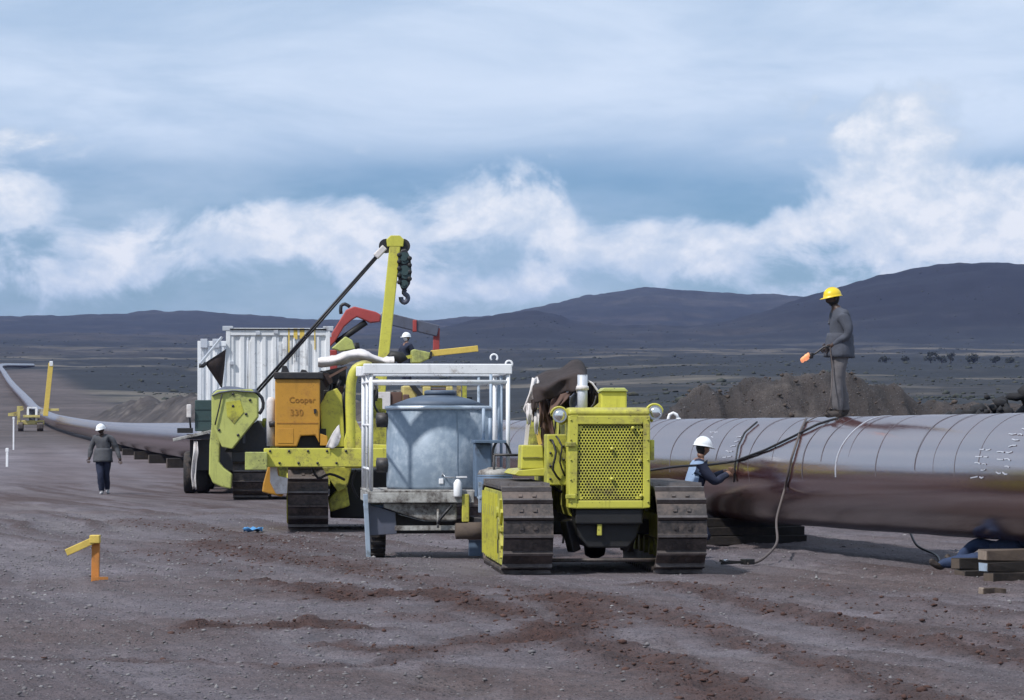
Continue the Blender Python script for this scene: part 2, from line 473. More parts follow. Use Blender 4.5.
# numpy lattice noise
def _hash(ix, iy, seed):
    h = (ix.astype(np.int64) * 374761393 + iy.astype(np.int64) * 668265263 + seed * 1274126177) & 0xFFFFFFFF
    h = ((h ^ (h >> 13)) * 1274126177) & 0xFFFFFFFF
    return ((h ^ (h >> 16)) & 0xFFFFFF) / float(0xFFFFFF)


def vnoise(x, y, seed=0):
    ix = np.floor(x); iy = np.floor(y)
    fx = x - ix; fy = y - iy
    fx = fx * fx * fx * (fx * (fx * 6 - 15) + 10); fy = fy * fy * fy * (fy * (fy * 6 - 15) + 10)
    a = _hash(ix, iy, seed); b = _hash(ix + 1, iy, seed)
    c = _hash(ix, iy + 1, seed); d = _hash(ix + 1, iy + 1, seed)
    return (a * (1 - fx) + b * fx) * (1 - fy) + (c * (1 - fx) + d * fx) * fy


def fbm(x, y, seed=0, octv=5, gain=0.5):
    x = np.asarray(x, float); y = np.asarray(y, float)
    t = 0; amp = 1; tot = 0
    for i in range(octv):
        t = t + amp * vnoise(x * 2 ** i + 17.3 * i, y * 2 ** i - 9.1 * i, seed + i * 31)
        tot += amp; amp *= gain
    return t / tot * 2 - 1


def sstep(a, b, x):
    t = np.clip((x - a) / (b - a), 0, 1)
    return t * t * (3 - 2 * t)
# ------------------------------------------------------------------ pipeline course (needed by the terrain)
PIPE_R = 0.75
PIPE = [(12.8, 12.0, 1.12), (9.75, 22.0, 1.12), (7.42, 30.0, 1.12), (5.97, 35.0, 1.125), (4.38, 40.5, 1.10), (2.23, 48.4, 1.09), (-1.4, 63.0, 1.10), (-5.2, 80.0, 1.12), (-11.2, 113.0, 1.16),
        (-17.6, 150.0, 1.20), (-26.7, 205.0, 1.32), (-37.0, 265.0, 1.62), (-46.0, 312.0, 2.1), (-55.2, 360.0, 2.75), (-67.5, 425.0, 4.2), (-80.8, 500.0, 6.2), (-117.0, 700.0, 12.2), (-144.0, 850.0, 17.4),
        (-168.0, 985.0, 21.8), (-173.0, 1020.0, 22.9), (-176.0, 1050.0, 23.6), (-179.0, 1085.0, 24.3), (-180.5, 1130.0, 25.2)]
def catmull(pts, step_fn):
    P = [Vector(p) for p in pts]; out = []
    for i in range(len(P) - 1):
        p0 = P[max(0, i - 1)]; p1 = P[i]; p2 = P[i + 1]; p3 = P[min(len(P) - 1, i + 2)]
        L = (p2 - p1).length
        n = max(2, int(L / step_fn(p1.y)))
        t0 = 0; t1 = max(1e-3, (p1 - p0).length) ** 0.5; t2 = t1 + L ** 0.5; t3 = t2 + max(1e-3, (p3 - p2).length) ** 0.5
        for k in range(n):
            t = t1 + (t2 - t1) * k / n
            if i == 0: a1 = p1
            else: a1 = (p0 * (t1 - t) + p1 * (t - t0)) / (t1 - t0)
            a2 = (p1 * (t2 - t) + p2 * (t - t1)) / (t2 - t1)
            a3 = p2 if i == len(P) - 2 else (p2 * (t3 - t) + p3 * (t - t2)) / (t3 - t2)
            b1 = (a1 * (t2 - t) + a2 * (t - t0)) / (t2 - t0)
            b2 = (a2 * (t3 - t) + a3 * (t - t1)) / (t3 - t1)
            out.append((b1 * (t2 - t) + b2 * (t - t1)) / (t2 - t1))
    out.append(P[-1])
    return out
PC = catmull(PIPE, lambda y: 0.5 if y < 80 else (2.0 if y < 400 else 8.0))
def pipe_at(Y):
    for a, b in zip(PC, PC[1:]):
        if a.y <= Y <= b.y:
            return a.lerp(b, (Y - a.y) / (b.y - a.y)), (b - a).normalized()
    return PC[-1], (PC[-1] - PC[-2]).normalized()

# ------------------------------------------------------------------ ground sheet out to the hills
th = [0.0]; s = 0.0011
while th[-1] < 0.235: th.append(th[-1] + s)
while th[-1] < math.pi:
    s *= 1.13; th.append(th[-1] + min(s, 0.12))
th[-1] = math.pi
th = np.array([-t for t in th[:0:-1]] + th)
rr = [0.05, 1.5, 3.0, 5.0, 7.0, 9.0, 11.0, 12.5, 13.5, 14.5]
while rr[-1] < 52: rr.append(rr[-1] * 1.0024)
while rr[-1] < 90: rr.append(rr[-1] * 1.0035)
while rr[-1] < 600: rr.append(rr[-1] * 1.0070)
while rr[-1] < 6500: rr.append(rr[-1] * 1.0120)
rr += [7200, 8500, 10500, 13000]
rr = np.array(rr)
TH, RR = np.meshgrid(th, rr)
X = RR * np.sin(TH); Y = RR * np.cos(TH)
tclip = np.clip(TH, -1.2, 1.2)
PXA = CX + FPX * np.tan(tclip)

BASE_R = [0, 110, 160, 205, 265, 312, 360, 425, 500, 700, 850, 1000, 1100, 1500, 2000, 3000, 4000, 5000, 13000]
BASE_Z = [0, 0.0, 0.05, 0.2, 0.5, 0.95, 1.6, 3.0, 5.0, 10.8, 15.8, 20.8, 23.2, 37, 55, 92, 128, 150, 170]
def polydist(pts, X, Y):
    d = np.full(X.shape, 1e9); side = np.zeros(X.shape)
    for (ax, ay), (bx, by) in zip(pts, pts[1:]):
        vx, vy = bx - ax, by - ay; L2 = vx * vx + vy * vy
        t = np.clip(((X - ax) * vx + (Y - ay) * vy) / L2, 0, 1)
        dx = X - (ax + t * vx); dy = Y - (ay + t * vy)
        dd = np.hypot(dx, dy); k = dd < d
        side = np.where(k, np.sign(vx * (Y - ay) - vy * (X - ax)), side)
        d = np.where(k, dd, d)
    return d, side
pl = [(p[0], p[1]) for p in PIPE]
PD, PS = polydist(pl, X, Y)
off = -PD * PS                      # + on the far right side of the pipe, - on the working side
front = np.cos(TH) > 0.2
Z = np.interp(RR, BASE_R, BASE_Z)
rightf = sstep(250, 720, PXA) * front
Z = Z + rightf * np.interp(RR, [0, 75, 110, 200, 350, 900, 2000], [0, 0, 1.0, 2.6, 3.6, 2.4, 0])
# ridge lines (photo column, photo row of the crest) at their distances
def ridge(Z, Rc, near, far, prof, amp, seed):
    xs = [p[0] for p in prof]; ys = [p[1] for p in prof]
    py = np.interp(PXA, xs, ys)
    zc = CAM_H + (HORY - py) / FPX * Rc
    bell = np.where(RR < Rc, sstep(near, Rc, RR), 1 - sstep(Rc, far, RR))
    n = (fbm(X / 170.0, Y / 170.0, seed, 6, 0.6) - .25) * amp * (0.25 + 0.75 * bell)
    zz = zc * bell + Z * (1 - bell) + n * bell
    return np.where(bell > 0, np.maximum(Z, zz), Z)
OUT_L = [(-7000, 300), (-3000, 318), (-1200, 310), (-300, 322)]
OUT_R = [(1300, 268), (1800, 290), (2600, 312), (4200, 300), (8000, 318)]
far_prof = OUT_L + [(0, 325), (60, 325), (110, 322), (160, 319), (195, 318), (230, 322), (300, 329), (420, 331), (450, 329), (500, 322), (545, 312), (585, 301), (615, 296), (645, 292), (680, 293), (715, 297), (760, 300), (800, 303), (900, 310)] + OUT_R
Z = ridge(Z, 4600, 3000, 6200, far_prof, 12, 5)
dark_prof = OUT_L + [(0, 348), (380, 345), (440, 335), (480, 325), (510, 319), (535, 316), (553, 320), (570, 329), (620, 336), (690, 336), (740, 326), (790, 308), (840, 293), (880, 281), (920, 274), (960, 268), (1000, 266), (1040, 267), (1120, 275)] + OUT_R
Z3 = ridge(Z, 3200, 2100, 3900, dark_prof, 10, 9)
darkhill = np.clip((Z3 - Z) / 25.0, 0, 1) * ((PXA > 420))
Z = Z3
# low steps and swells over the plain
plain = sstep(90, 260, RR) * sstep(6, 40, PD)
Z = Z + plain * fbm(X / 60.0, Y / 60.0, 21, 5) * np.interp(RR, [90, 300, 1000, 4000], [0.35, 0.7, 2.2, 5.0])
# spoil thrown up beyond the pipe: heap on the right, long bank on the left
hp = [(560, 430), (655, 428), (680, 404), (705, 392), (735, 384), (790, 381), (850, 382), (882, 388), (915, 399), (950, 408), (1024, 410), (1120, 412), (1300, 428)]
hy = np.interp(PXA, [p[0] for p in hp], [p[1] for p in hp])
Rh = 58.0
hz = np.clip(CAM_H + (HORY - hy) / FPX * Rh, 0, 5) * np.where(hy < 427, 1, 0)
bell = np.exp(-((RR - Rh) / 3.1) ** 2)
heap = hz * bell * front
lump = fbm(X / 0.9, Y / 0.9, 44, 5, 0.55)
gully = np.abs(fbm(X / 0.7, Y / 3.5, 47, 5, .6))
heap = heap * (1.06 + 0.05 * lump) - heap * 0.20 * gully + bell * (hz > 0.2) * lump * 0.06
Z = Z + np.maximum(heap, 0)
bank = np.exp(-((off - 10.5) / 3.6) ** 2) * sstep(110, 165, RR) * (1 - sstep(330, 480, RR)) * front
bank = bank * (3.2 + 1.6 * fbm(X / 14.0, Y / 14.0, 52, 3)) * (1 + 0.35 * fbm(X / 3.4, Y / 6.4, 53, 5, .6))
Z = Z + bank
heapmask = np.clip(np.maximum(heap / 1.2, bank / 1.5), 0, 1)
# rough working strip near the camera: graded gravel, churned red tracks, ruts
near = 1 - sstep(70, 140, RR)
Z = Z + near * (0.045 * fbm(X / 5.0, Y / 5.0, 61, 3) + 0.030 * fbm(X / 0.7, Y / 0.7, 63, 4))
fine = (1 - sstep(28, 60, RR))
Z = Z + fine * 0.018 * fbm(X / 0.16, Y / 0.16, 66, 3)
MUD = [([(205, 633), (260, 630), (310, 628), (345, 634)], .34, 1.0), ([(290, 586), (335, 598), (365, 604), (420, 596), (470, 606), (505, 618)], .50, 1.0),
       ([(395, 653), (450, 650), (500, 646), (548, 638), (580, 626), (588, 612), (560, 602), (520, 598)], .42, 1.0), ([(330, 645), (365, 652)], .22, .8),
       ([(655, 586), (720, 598), (800, 618), (900, 640), (1060, 672)], .30, .8), ([(600, 600), (690, 630), (770, 652), (850, 676), (930, 705)], .26, .75),
       ([(540, 628), (610, 652), (690, 680), (760, 712)], .34, .8), ([(0, 664), (90, 660), (190, 664), (290, 671), (390, 662), (440, 650)], .14, .55),
       ([(200, 545), (250, 552), (300, 562), (345, 566), (365, 574)], .55, .75), ([(120, 520), (200, 528), (270, 540), (330, 552)], .6, .45), ([(710, 585), (850, 600), (1040, 630)], .5, .4),
       ([(60, 548), (170, 552), (260, 575)], .5, .35), ([(380, 575), (470, 588), (560, 596), (650, 612)], .4, .5), ([(400, 620), (480, 626), (560, 612)], .35, .45), ([(820, 590), (900, 612), (1040, 650)], .3, .4),
       ([(230, 508), (190, 480), (130, 462), (60, 446)], 1.1, .35), ([(40, 500), (60, 470), (30, 445)], 1.2, .3), ([(160, 505), (100, 470), (30, 450)], .8, .25)]
mud = np.zeros(X.shape)
sel = (RR < 300) & (np.abs(TH) < 0.4)
wx = fbm(X[sel] / 0.55, Y[sel] / 0.55, 71, 4) ; wy = fbm(X[sel] / 2.2, Y[sel] / 2.2, 73, 3)
acc = np.zeros(X[sel].shape); rut = np.zeros(X[sel].shape)
for pts, wid, amt in MUD:
    wp = [tuple(on_ground(a, b)[:2]) for a, b in pts]
    d, _ = polydist(wp, X[sel], Y[sel])
    e = d / wid + 0.55 * wx + 0.35 * wy
    acc = np.maximum(acc, amt * (1 - sstep(0.25, 1.6, e)))
    rut = np.maximum(rut, amt * np.exp(-(d / (wid * 0.55)) ** 2))
mud[sel] = acc
RUT = np.zeros(X.shape); RUT[sel] = rut
churn = fbm(X / 0.22, Y / 0.22, 81, 4, 0.6)
rutn = fbm((X + 0.30 * Y + 0.5 * fbm(X / 6.0, Y / 6.0, 85, 3)) / 0.42, (Y - 0.30 * X) / 11.0, 87, 5, 0.6)
rutw = sstep(-16, -3, X + .15 * (Y - 25)) * near * (0.4 + 0.6 * sstep(-.3, .3, fbm(X / 5.0, Y / 8.0, 89, 3)))
Z = Z + rutw * 0.085 * rutn * (1 - sstep(45, 80, RR))
Z = Z + fine * (mud * (0.050 * churn + 0.075 * fbm(X / 0.55, Y / 0.55, 83, 3)) - 0.05 * RUT + 0.045 * mud)
# grouser prints where the crawlers have passed
prints = np.zeros(X.shape)
for trail in ([(660, 578), (800, 606), (1060, 660)], [(560, 596), (700, 628), (860, 668), (960, 700)], [(470, 575), (560, 604), (640, 640), (730, 700)], [(350, 560), (430, 590), (480, 630), (450, 690)]):
    wp = [tuple(on_ground(a, b)[:2]) for a, b in trail]
    pr_d, _ = polydist(wp, X, Y)
    dx_, dy_ = wp[-1][0] - wp[0][0], wp[-1][1] - wp[0][1]; L_ = math.hypot(dx_, dy_)
    al = (X * dx_ + Y * dy_) / L_
    pm_ = (1 - sstep(.24, .30, pr_d)) * fine * sstep(-.35, .15, fbm(X / 1.3, Y / 1.3, 86, 3)) * (1 - 0.6 * mud)
    prints = np.maximum(prints, pm_)
    Z = Z + pm_ * (0.016 * np.abs(np.sin(al * math.pi / 0.2)) ** 3 - 0.022)
# even the ground where machines, people and skids stand
def level(x, y, r, z=0.0):
    global Z
    k = 1 - sstep(r * 0.7, r * 1.35, np.hypot(X - x, Y - y))
    Z = Z * (1 - k) + z * k
for (x, y, r) in [(1.0, 36.4, 2.2), (-0.9, 40.3, 1.5), (-2.1, 51.4, 2.6), (-8.0, 73, 4), (-2.1, 66, 3), (-8.2, 81, 5.5), (-10.5, 78, 2.5), (-10.5, 77.0, 1.0)]:
    level(x, y, r)
# colour of the ground itself
g_n = (0.6 * fbm(X / 1.7, Y / 1.7, 91, 4) + 0.9 * fbm((X + 0.27 * Y) / 0.55, (Y - 0.27 * X) / 7.0, 93, 5, .6) * sstep(22, 36, RR))[..., None]
gravel = np.array([0.142, 0.124, 0.138]) * (1 + 0.28 * g_n)
mudc = np.array([0.060, 0.034, 0.030]) * (1 + 0.45 * churn[..., None])
warm = sstep(-0.1, 0.6, fbm(X / 4.0, Y / 4.0, 95, 4))[..., None] * np.where(X > 0, 0.85, 0.65)[..., None] * near[..., None]
colr = gravel * (1 - warm) + np.array([0.100, 0.070, 0.065]) * warm
rk = (rutw * sstep(-.15, .45, rutn))[..., None]
colr = colr * (1 - 0.85 * rk) + np.array([0.072, 0.048, 0.046]) * 0.85 * rk
pk_ = prints[..., None]
colr = colr * (1 - 0.5 * pk_) + np.array([0.080, 0.058, 0.056]) * 0.5 * pk_
rk2 = (rutw * sstep(.05, .5, -rutn))[..., None]
colr = colr * (1 - 0.5 * rk2) + np.array([0.19, 0.168, 0.172]) * 0.5 * rk2
colr = colr * (1 - mud[..., None]) + mudc * mud[..., None]
pn = fbm(X / 120.0, Y / 120.0, 101, 6, 0.6)[..., None]
pn2 = fbm(X / 22.0, Y / 22.0, 103, 5, 0.6)[..., None]
pn3 = fbm(X / 420.0, Y / 420.0, 107, 4, 0.5)[..., None]
scrub = np.array([0.012, 0.014, 0.017]); dry = np.array([0.125, 0.108, 0.085]); earth = np.array([0.031, 0.028, 0.028])
pns = fbm(X / 260.0, Y / 34.0, 109, 5, .6)[..., None]
k1 = sstep(0.08, 0.40, pn * 0.45 + pn2 * 0.3 + pns * 0.5); k2 = sstep(-0.05, 0.30, pn3 * 0.6 + pn2 * 0.4)
pc = scrub * (1 - k2) + earth * k2
k1 = k1 * (1 - 0.85 * sstep(1500, 2400, RR))[..., None]
pc = pc * (1 - k1 * 0.75) + dry * k1 * 0.75
# strip of dry grass beyond the heap
dg = (sstep(62, 70, RR) * (1 - sstep(110, 170, RR)) * sstep(700, 850, PXA))[..., None] * (0.35 + 0.65 * sstep(-0.2, 0.3, pn2))
pc = pc * (1 - dg) + np.array([0.20, 0.165, 0.105]) * dg
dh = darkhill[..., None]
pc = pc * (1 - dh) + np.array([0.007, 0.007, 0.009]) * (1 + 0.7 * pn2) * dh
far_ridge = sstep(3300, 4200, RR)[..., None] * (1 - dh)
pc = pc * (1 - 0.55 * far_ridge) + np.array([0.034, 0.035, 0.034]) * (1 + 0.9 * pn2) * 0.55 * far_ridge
rowmask = (1 - sstep(16, 30, np.where(off < 0, -off, off * 1.5))) * (1 - sstep(900, 1100, RR))
rowmask = np.maximum(rowmask, (1 - sstep(55, 110, RR)))
rowmask = np.maximum(rowmask, (1 - sstep(60, 150, RR)) * (off < 10))[..., None]
far_row = sstep(120, 320, RR)[..., None]
rowc = colr * (1 - far_row) + np.array([0.075, 0.060, 0.058]) * (1 + 0.25 * pn2) * far_row
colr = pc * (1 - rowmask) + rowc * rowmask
hm = heapmask[..., None]
heapc = np.array([0.052, 0.044, 0.043]) * (1 + 0.5 * lump[..., None]) * (1 - 0.3 * gully[..., None])
crust = sstep(0.1, 0.5, lump + 0.3 * pn2[..., 0])[..., None]
heapc = heapc * (1 - 0.5 * crust) + np.array([0.13, 0.112, 0.100]) * 0.5 * crust
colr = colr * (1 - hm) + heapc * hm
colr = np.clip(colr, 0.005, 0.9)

nr, nt = X.shape
# the first and last columns meet behind the camera
vid = np.arange(nr * nt).reshape(nr, nt)
q = np.stack([vid[:-1, :-1], vid[:-1, 1:], vid[1:, 1:], vid[1:, :-1]], -1).reshape(-1, 4)[:, ::-1]
me = bpy.data.meshes.new('ground')
me.vertices.add(nr * nt)
me.vertices.foreach_set('co', np.stack([X, Y, Z], -1).astype(np.float32).ravel())
me.loops.add(q.size); me.polygons.add(len(q))
me.loops.foreach_set('vertex_index', q.astype(np.int32).ravel())
me.polygons.foreach_set('loop_start', np.arange(0, q.size, 4, dtype=np.int32))
me.polygons.foreach_set('use_smooth', np.ones(len(q), dtype=bool))
me.update(calc_edges=True)
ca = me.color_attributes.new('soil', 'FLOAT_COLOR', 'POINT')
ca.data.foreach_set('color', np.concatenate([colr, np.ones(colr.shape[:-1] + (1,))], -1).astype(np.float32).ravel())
ma = me.attributes.new('mud', 'FLOAT', 'POINT')
ma.data.foreach_set('value', mud.astype(np.float32).ravel())
ra = me.attributes.new('strip', 'FLOAT', 'POINT')
ra.data.foreach_set('value', (rowmask[..., 0] * (1 - sstep(60, 200, RR))).astype(np.float32).ravel())
m_, t_, b_ = new_mat('ground_soil')
at = t_.new('ShaderNodeAttribute', attribute_name='soil')
am = t_.new('ShaderNodeAttribute', attribute_name='mud')
ar = t_.new('ShaderNodeAttribute', attribute_name='strip')
co = t_.new('ShaderNodeTexCoord').outputs['Object']
n1 = t_.noise(co, 2.3, 8, 0.68)
n2 = t_.noise(co, 17.0, 6, 0.7)
n3 = t_.noise(co, 0.05, 8, 0.7)
n4 = t_.noise(co, 0.4, 6, 0.7)
grain = t_.math('ADD', t_.math('MULTIPLY', n1, 0.5), t_.math('MULTIPLY', n2, 0.5))
gnear = t_.mrange(grain, 0.34, 0.66, 0.55, 1.42, False)
gfar = t_.mrange(t_.math('ADD', t_.math('MULTIPLY', n3, 0.5), t_.math('MULTIPLY', n4, 0.5)), 0.36, 0.64, 0.55, 1.5, False)
gmix = t_.new('ShaderNodeMix', data_type='FLOAT')
t_.put(gmix.inputs[0], ar.outputs['Fac']); t_.put(gmix.inputs[2], gfar); t_.put(gmix.inputs[3], gnear)
c = t_.vmath('SCALE', at.outputs['Color'], gmix.outputs[0])
vor = t_.new('ShaderNodeTexVoronoi', feature='F1')
t_.put(vor.inputs['Vector'], co); vor.inputs['Scale'].default_value = 26.0
vs_ = t_.new('ShaderNodeSeparateColor'); t_.put(vs_.inputs[0], vor.outputs['Color'])
speck = t_.math('MULTIPLY', t_.mrange(vs_.outputs[0], 0.76, 0.82), t_.mrange(vor.outputs['Distance'], 0.30, 0.16))
speck = t_.math('MULTIPLY', t_.math('MULTIPLY', speck, ar.outputs['Fac']), t_.math('SUBTRACT', 1.0, am.outputs['Fac']))
c = t_.mix(t_.math('MULTIPLY', speck, 0.55), c, (0.33, 0.32, 0.33, 1))
dark = t_.math('MULTIPLY', t_.math('MULTIPLY', t_.mrange(vs_.outputs[1], 0.80, 0.84), t_.mrange(vor.outputs['Distance'], 0.34, 0.20)), ar.outputs['Fac'])
c = t_.mix(t_.math('MULTIPLY', dark, 0.6), c, (0.035, 0.030, 0.032, 1))
t_.put(b_.inputs['Base Color'], c)
t_.put(b_.inputs['Roughness'], t_.mrange(n1, 0.3, 0.7, 0.72, 0.98, False))
b_.inputs['Specular IOR Level'].default_value = 0.25
bp = t_.new('ShaderNodeBump')
bp.inputs['Distance'].default_value = 0.09
t_.put(bp.inputs['Strength'], t_.math('MULTIPLY', ar.outputs['Fac'], 1.0))
t_.put(bp.inputs['Height'], t_.math('ADD', grain, t_.math('MULTIPLY', t_.mrange(vor.outputs['Distance'], 0.45, 0.0), 0.25)))
t_.l.new(bp.outputs[0], b_.inputs['Normal'])
me.materials.append(m_)
ground = bpy.data.objects.new('ground', me)
COL.objects.link(ground)
tag(ground, 'grey gravel and red churned earth running out to scrub hills', kind='structure')

def gz(x, y):
    """ground height from the sheet"""
    r = math.hypot(x, y); t = math.atan2(x, y)
    i = int(np.clip(np.searchsorted(rr, r) - 1, 0, nr - 2)); j = int(np.clip(np.searchsorted(th, t) - 1, 0, nt - 2))
    a = (r - rr[i]) / (rr[i + 1] - rr[i]); b = (t - th[j]) / (th[j + 1] - th[j])
    return float((Z[i, j] * (1 - a) + Z[i + 1, j] * a) * (1 - b) + (Z[i, j + 1] * (1 - a) + Z[i + 1, j + 1] * a) * b)

# ------------------------------------------------------------------ clods, pebbles, rocks, scrub (uncountable)
ICO = None
def ico_data(sub):
    bm = bmesh.new(); bmesh.ops.create_icosphere(bm, subdivisions=sub, radius=1.0)
    v = np.array([p.co[:] for p in bm.verts]); f = np.array([[q.index for q in p.verts] for p in bm.faces]); bm.free()
    return v, f
def scatter(name, mat, pos, size, flat, seed, label, sub=1, jag=0.28):
    rng = np.random.default_rng(seed)
    v, f = ico_data(sub); n = len(pos); k = len(v)
    a = rng.uniform(0, 2 * math.pi, n); sc = size[:, None] * rng.uniform(0.7, 1.35, (n, 3)); sc[:, 2] *= flat
    jv = v[None] * (1 + rng.uniform(-jag, jag, (n, k, 1)))
    jv = jv * sc[:, None, :]
    ca, sa = np.cos(a)[:, None], np.sin(a)[:, None]
    P = np.stack([jv[..., 0] * ca - jv[..., 1] * sa, jv[..., 0] * sa + jv[..., 1] * ca, jv[..., 2]], -1) + pos[:, None, :]
    F = (f[None] + (np.arange(n) * k)[:, None, None]).reshape(-1, 3)
    me = bpy.data.meshes.new(name)
    me.vertices.add(n * k); me.vertices.foreach_set('co', P.astype(np.float32).ravel())
    me.loops.add(F.size); me.polygons.add(len(F))
    me.loops.foreach_set('vertex_index', F.astype(np.int32).ravel())
    me.polygons.foreach_set('loop_start', np.arange(0, F.size, 3, dtype=np.int32))
    me.update(calc_edges=True); me.materials.append(M[mat])
    o = bpy.data.objects.new(name, me); COL.objects.link(o)
    return tag(o, label, kind='stuff')
rng = np.random.default_rng(3)
# clods where the ground is churned
ii, jj = np.where((RR > 15) & (RR < 60) & (np.abs(TH) < 0.2))
pm = mud[ii, jj] ** 1.5 * (RR[ii, jj] ** 2)
pk = rng.choice(len(ii), 5200, p=pm / pm.sum())
cp = np.stack([X[ii[pk], jj[pk]], Y[ii[pk], jj[pk]], Z[ii[pk], jj[pk]]], -1)
cp[:, :2] += rng.normal(0, 0.03, (len(pk), 2))
cs = np.clip(rng.lognormal(-4.65, 0.55, len(pk)), 0.004, 0.034)
cp[:, 2] += cs * 0.15
scatter('soil_clods', 'clod', cp, cs, 0.55, 11, 'loose red-brown clods churned up along the vehicle tracks')
pm = (1 - mud[ii, jj]) * RR[ii, jj] ** 2 * (1 + 2.0 * (X[ii, jj] < -1.0))
pk = rng.choice(len(ii), 17000, p=pm / pm.sum())
cp = np.stack([X[ii[pk], jj[pk]], Y[ii[pk], jj[pk]], Z[ii[pk], jj[pk]]], -1)
cp[:, :2] += rng.normal(0, 0.03, (len(pk), 2))
cs = np.clip(rng.lognormal(-4.75, 0.45, len(pk)), 0.004, 0.028)
cp[:, 2] += cs * 0.2
scatter('gravel', 'pebble', cp, cs, 0.6, 12, 'grey pebbles scattered over the graded working strip')
# lumps on the spoil heap
ii, jj = np.where(heap > 0.35)
pk = rng.choice(len(ii), 2600)
cp = np.stack([X[ii[pk], jj[pk]], Y[ii[pk], jj[pk]], Z[ii[pk], jj[pk]]], -1); cp[:, :2] += rng.normal(0, .1, (len(pk), 2))
scatter('spoil_lumps', 'earth', cp, np.clip(rng.lognormal(-4.0, 0.5, len(pk)), .01, .06), 0.7, 13, 'earth lumps lying on the spoil heap behind the pipe')
# black rock pile beyond the right end of the pipe
n = 1300
px_ = rng.uniform(945, 1085, n); rp = rng.normal(50.5, 0.8, n)
hgt = np.interp(px_, [940, 965, 990, 1030, 1090], [0.0, .55, .75, .85, .4]) * np.exp(-((rp - 50.5) / 1.3) ** 2) * rng.uniform(0.35, 1.0, n)
xx = (px_ - CX) / FPX * rp
cp = np.stack([xx, rp, np.array([gz(a, b) for a, b in zip(xx, rp)]) + 0], -1)
top = CAM_H + (HORY - np.interp(px_, [940, 965, 990, 1030, 1090], [414, 402, 395, 393, 400])) / FPX * 50.5
cp[:, 2] = cp[:, 2] + (top - cp[:, 2]) * np.exp(-((rp - 50.5) / 1.3) ** 2) * rng.uniform(0.05, 1.0, n)
scatter('rock_pile', 'rock_black', cp, np.clip(rng.lognormal(-2.45, 0.4, n), .04, .18), 0.8, 14, 'pile of black lava rock beyond the pipe', 1, 0.42)
# low scrub over the plain
n = 9000
r_ = np.exp(rng.uniform(math.log(330), math.log(3000), n)); a_ = rng.uniform(-0.23, 0.23, n)
keep = []
for r0, a0 in zip(r_, a_):
    x, y = r0 * math.sin(a0), r0 * math.cos(a0)
    c0, _ = pipe_at(min(max(y, 13), 1100))
    dens = vnoise(np.array([x / 45.0]), np.array([y / 45.0]), 5)[0]
    if abs(x - c0.x) > 26 and dens > 0.42: keep.append((x, y, gz(x, y)))
cp = np.array(keep); cs = rng.lognormal(-1.35, 0.5, len(cp)) * np.interp(np.hypot(cp[:, 0], cp[:, 1]), [330, 700, 2000], [.8, 1.0, 1.9]); cp[:, 2] += cs * 0.2
scatter('scrub', 'leaf', cp, np.clip(cs, .1, 1.2), 0.5, 15, 'low dark scrub dotted over the plain', 1, 0.4)
# ------------------------------------------------------------------ the pipeline
pipe_root = bpy.data.objects.new('pipeline', None)
COL.objects.link(pipe_root)
tag(pipe_root, 'long glossy dark wrapped steel pipe running across the plain', 'pipeline')
NS = 72
def ring_frame(i):
    a = PC[max(0, i - 1)]; b = PC[min(len(PC) - 1, i + 1)]
    d = (b - a).normalized(); nx = Vector((0, 0, 1)).cross(d).normalized()   # points to the working side
    return d, nx, d.cross(nx)
vs = []; fs = []; uv = []
slen = [0.0]
for a, b in zip(PC, PC[1:]): slen.append(slen[-1] + (b - a).length)
for i, p in enumerate(PC):
    d, nx, nz = ring_frame(i)
    for k in range(NS):
        a = 2 * math.pi * k / NS
        rad = PIPE_R + 0.0025 * math.sin(slen[i] * 2.1 + 2.0 * math.sin(a)) + 0.002 * math.sin(slen[i] * 5.3 + a * 3)
        vs.append(p + (nx * math.cos(a) + nz * math.sin(a)) * rad)
for i in range(len(PC) - 1):
    for k in range(NS):
        k2 = (k + 1) % NS
        fs.append((i * NS + k, i * NS + k2, (i + 1) * NS + k2, (i + 1) * NS + k))
        uv += [(slen[i], k / NS * 4.7), (slen[i], (k + 1) / NS * 4.7), (slen[i + 1], (k + 1) / NS * 4.7), (slen[i + 1], k / NS * 4.7)]
mb = MB(); mb.add(vs, fs, True)
o = mb.build('pipe_wall', 'pipe', pipe_root, fix=False)
ul = o.data.uv_layers.new(name='UV'); ul.data.foreach_set('uv', np.array(uv, dtype=np.float32).ravel())
def pipe_point(s, a, r):
    j = int(np.clip(np.searchsorted(slen, s) - 1, 0, len(PC) - 2)); f = (s - slen[j]) / (slen[j + 1] - slen[j])
    p = PC[j].lerp(PC[j + 1], f)
    d0, n0, z0 = ring_frame(j); d1, n1, z1 = ring_frame(j + 1)
    n = n0.lerp(n1, f).normalized(); z = z0.lerp(z1, f).normalized()
    return p + (n * math.cos(a) + z * math.sin(a)) * r
def s_of_Y(Yv):
    return float(np.interp(Yv, [p.y for p in PC[:400]], slen[:400]))
def strip(name, mat, path, width, r=0.0035):
    """thin raised strip following (s, angle) points on the pipe skin"""
    mbs = MB(); grid = []
    for (s0, a0), (s1, a1) in zip(path, path[1:]):
        pass
    for i, (s0, a0) in enumerate(path):
        sa, aa = path[max(0, i - 1)]; sb, ab = path[min(len(path) - 1, i + 1)]
        ds, da = sb - sa, (ab - aa) * PIPE_R
        L = math.hypot(ds, da) or 1
        u, v = -da / L, ds / L
        row = []
        for (k, h) in ((-.5, -.004), (-.5, r), (.5, r), (.5, -.004)):
            row.append(pipe_point(s0 + u * k * width, a0 + v * k * width / PIPE_R, PIPE_R + 0.004 + h))
        grid.append(row)
    mbs.sheet(grid, smooth=False)
    return mbs.build(name, mat, pipe_root, fix=False)
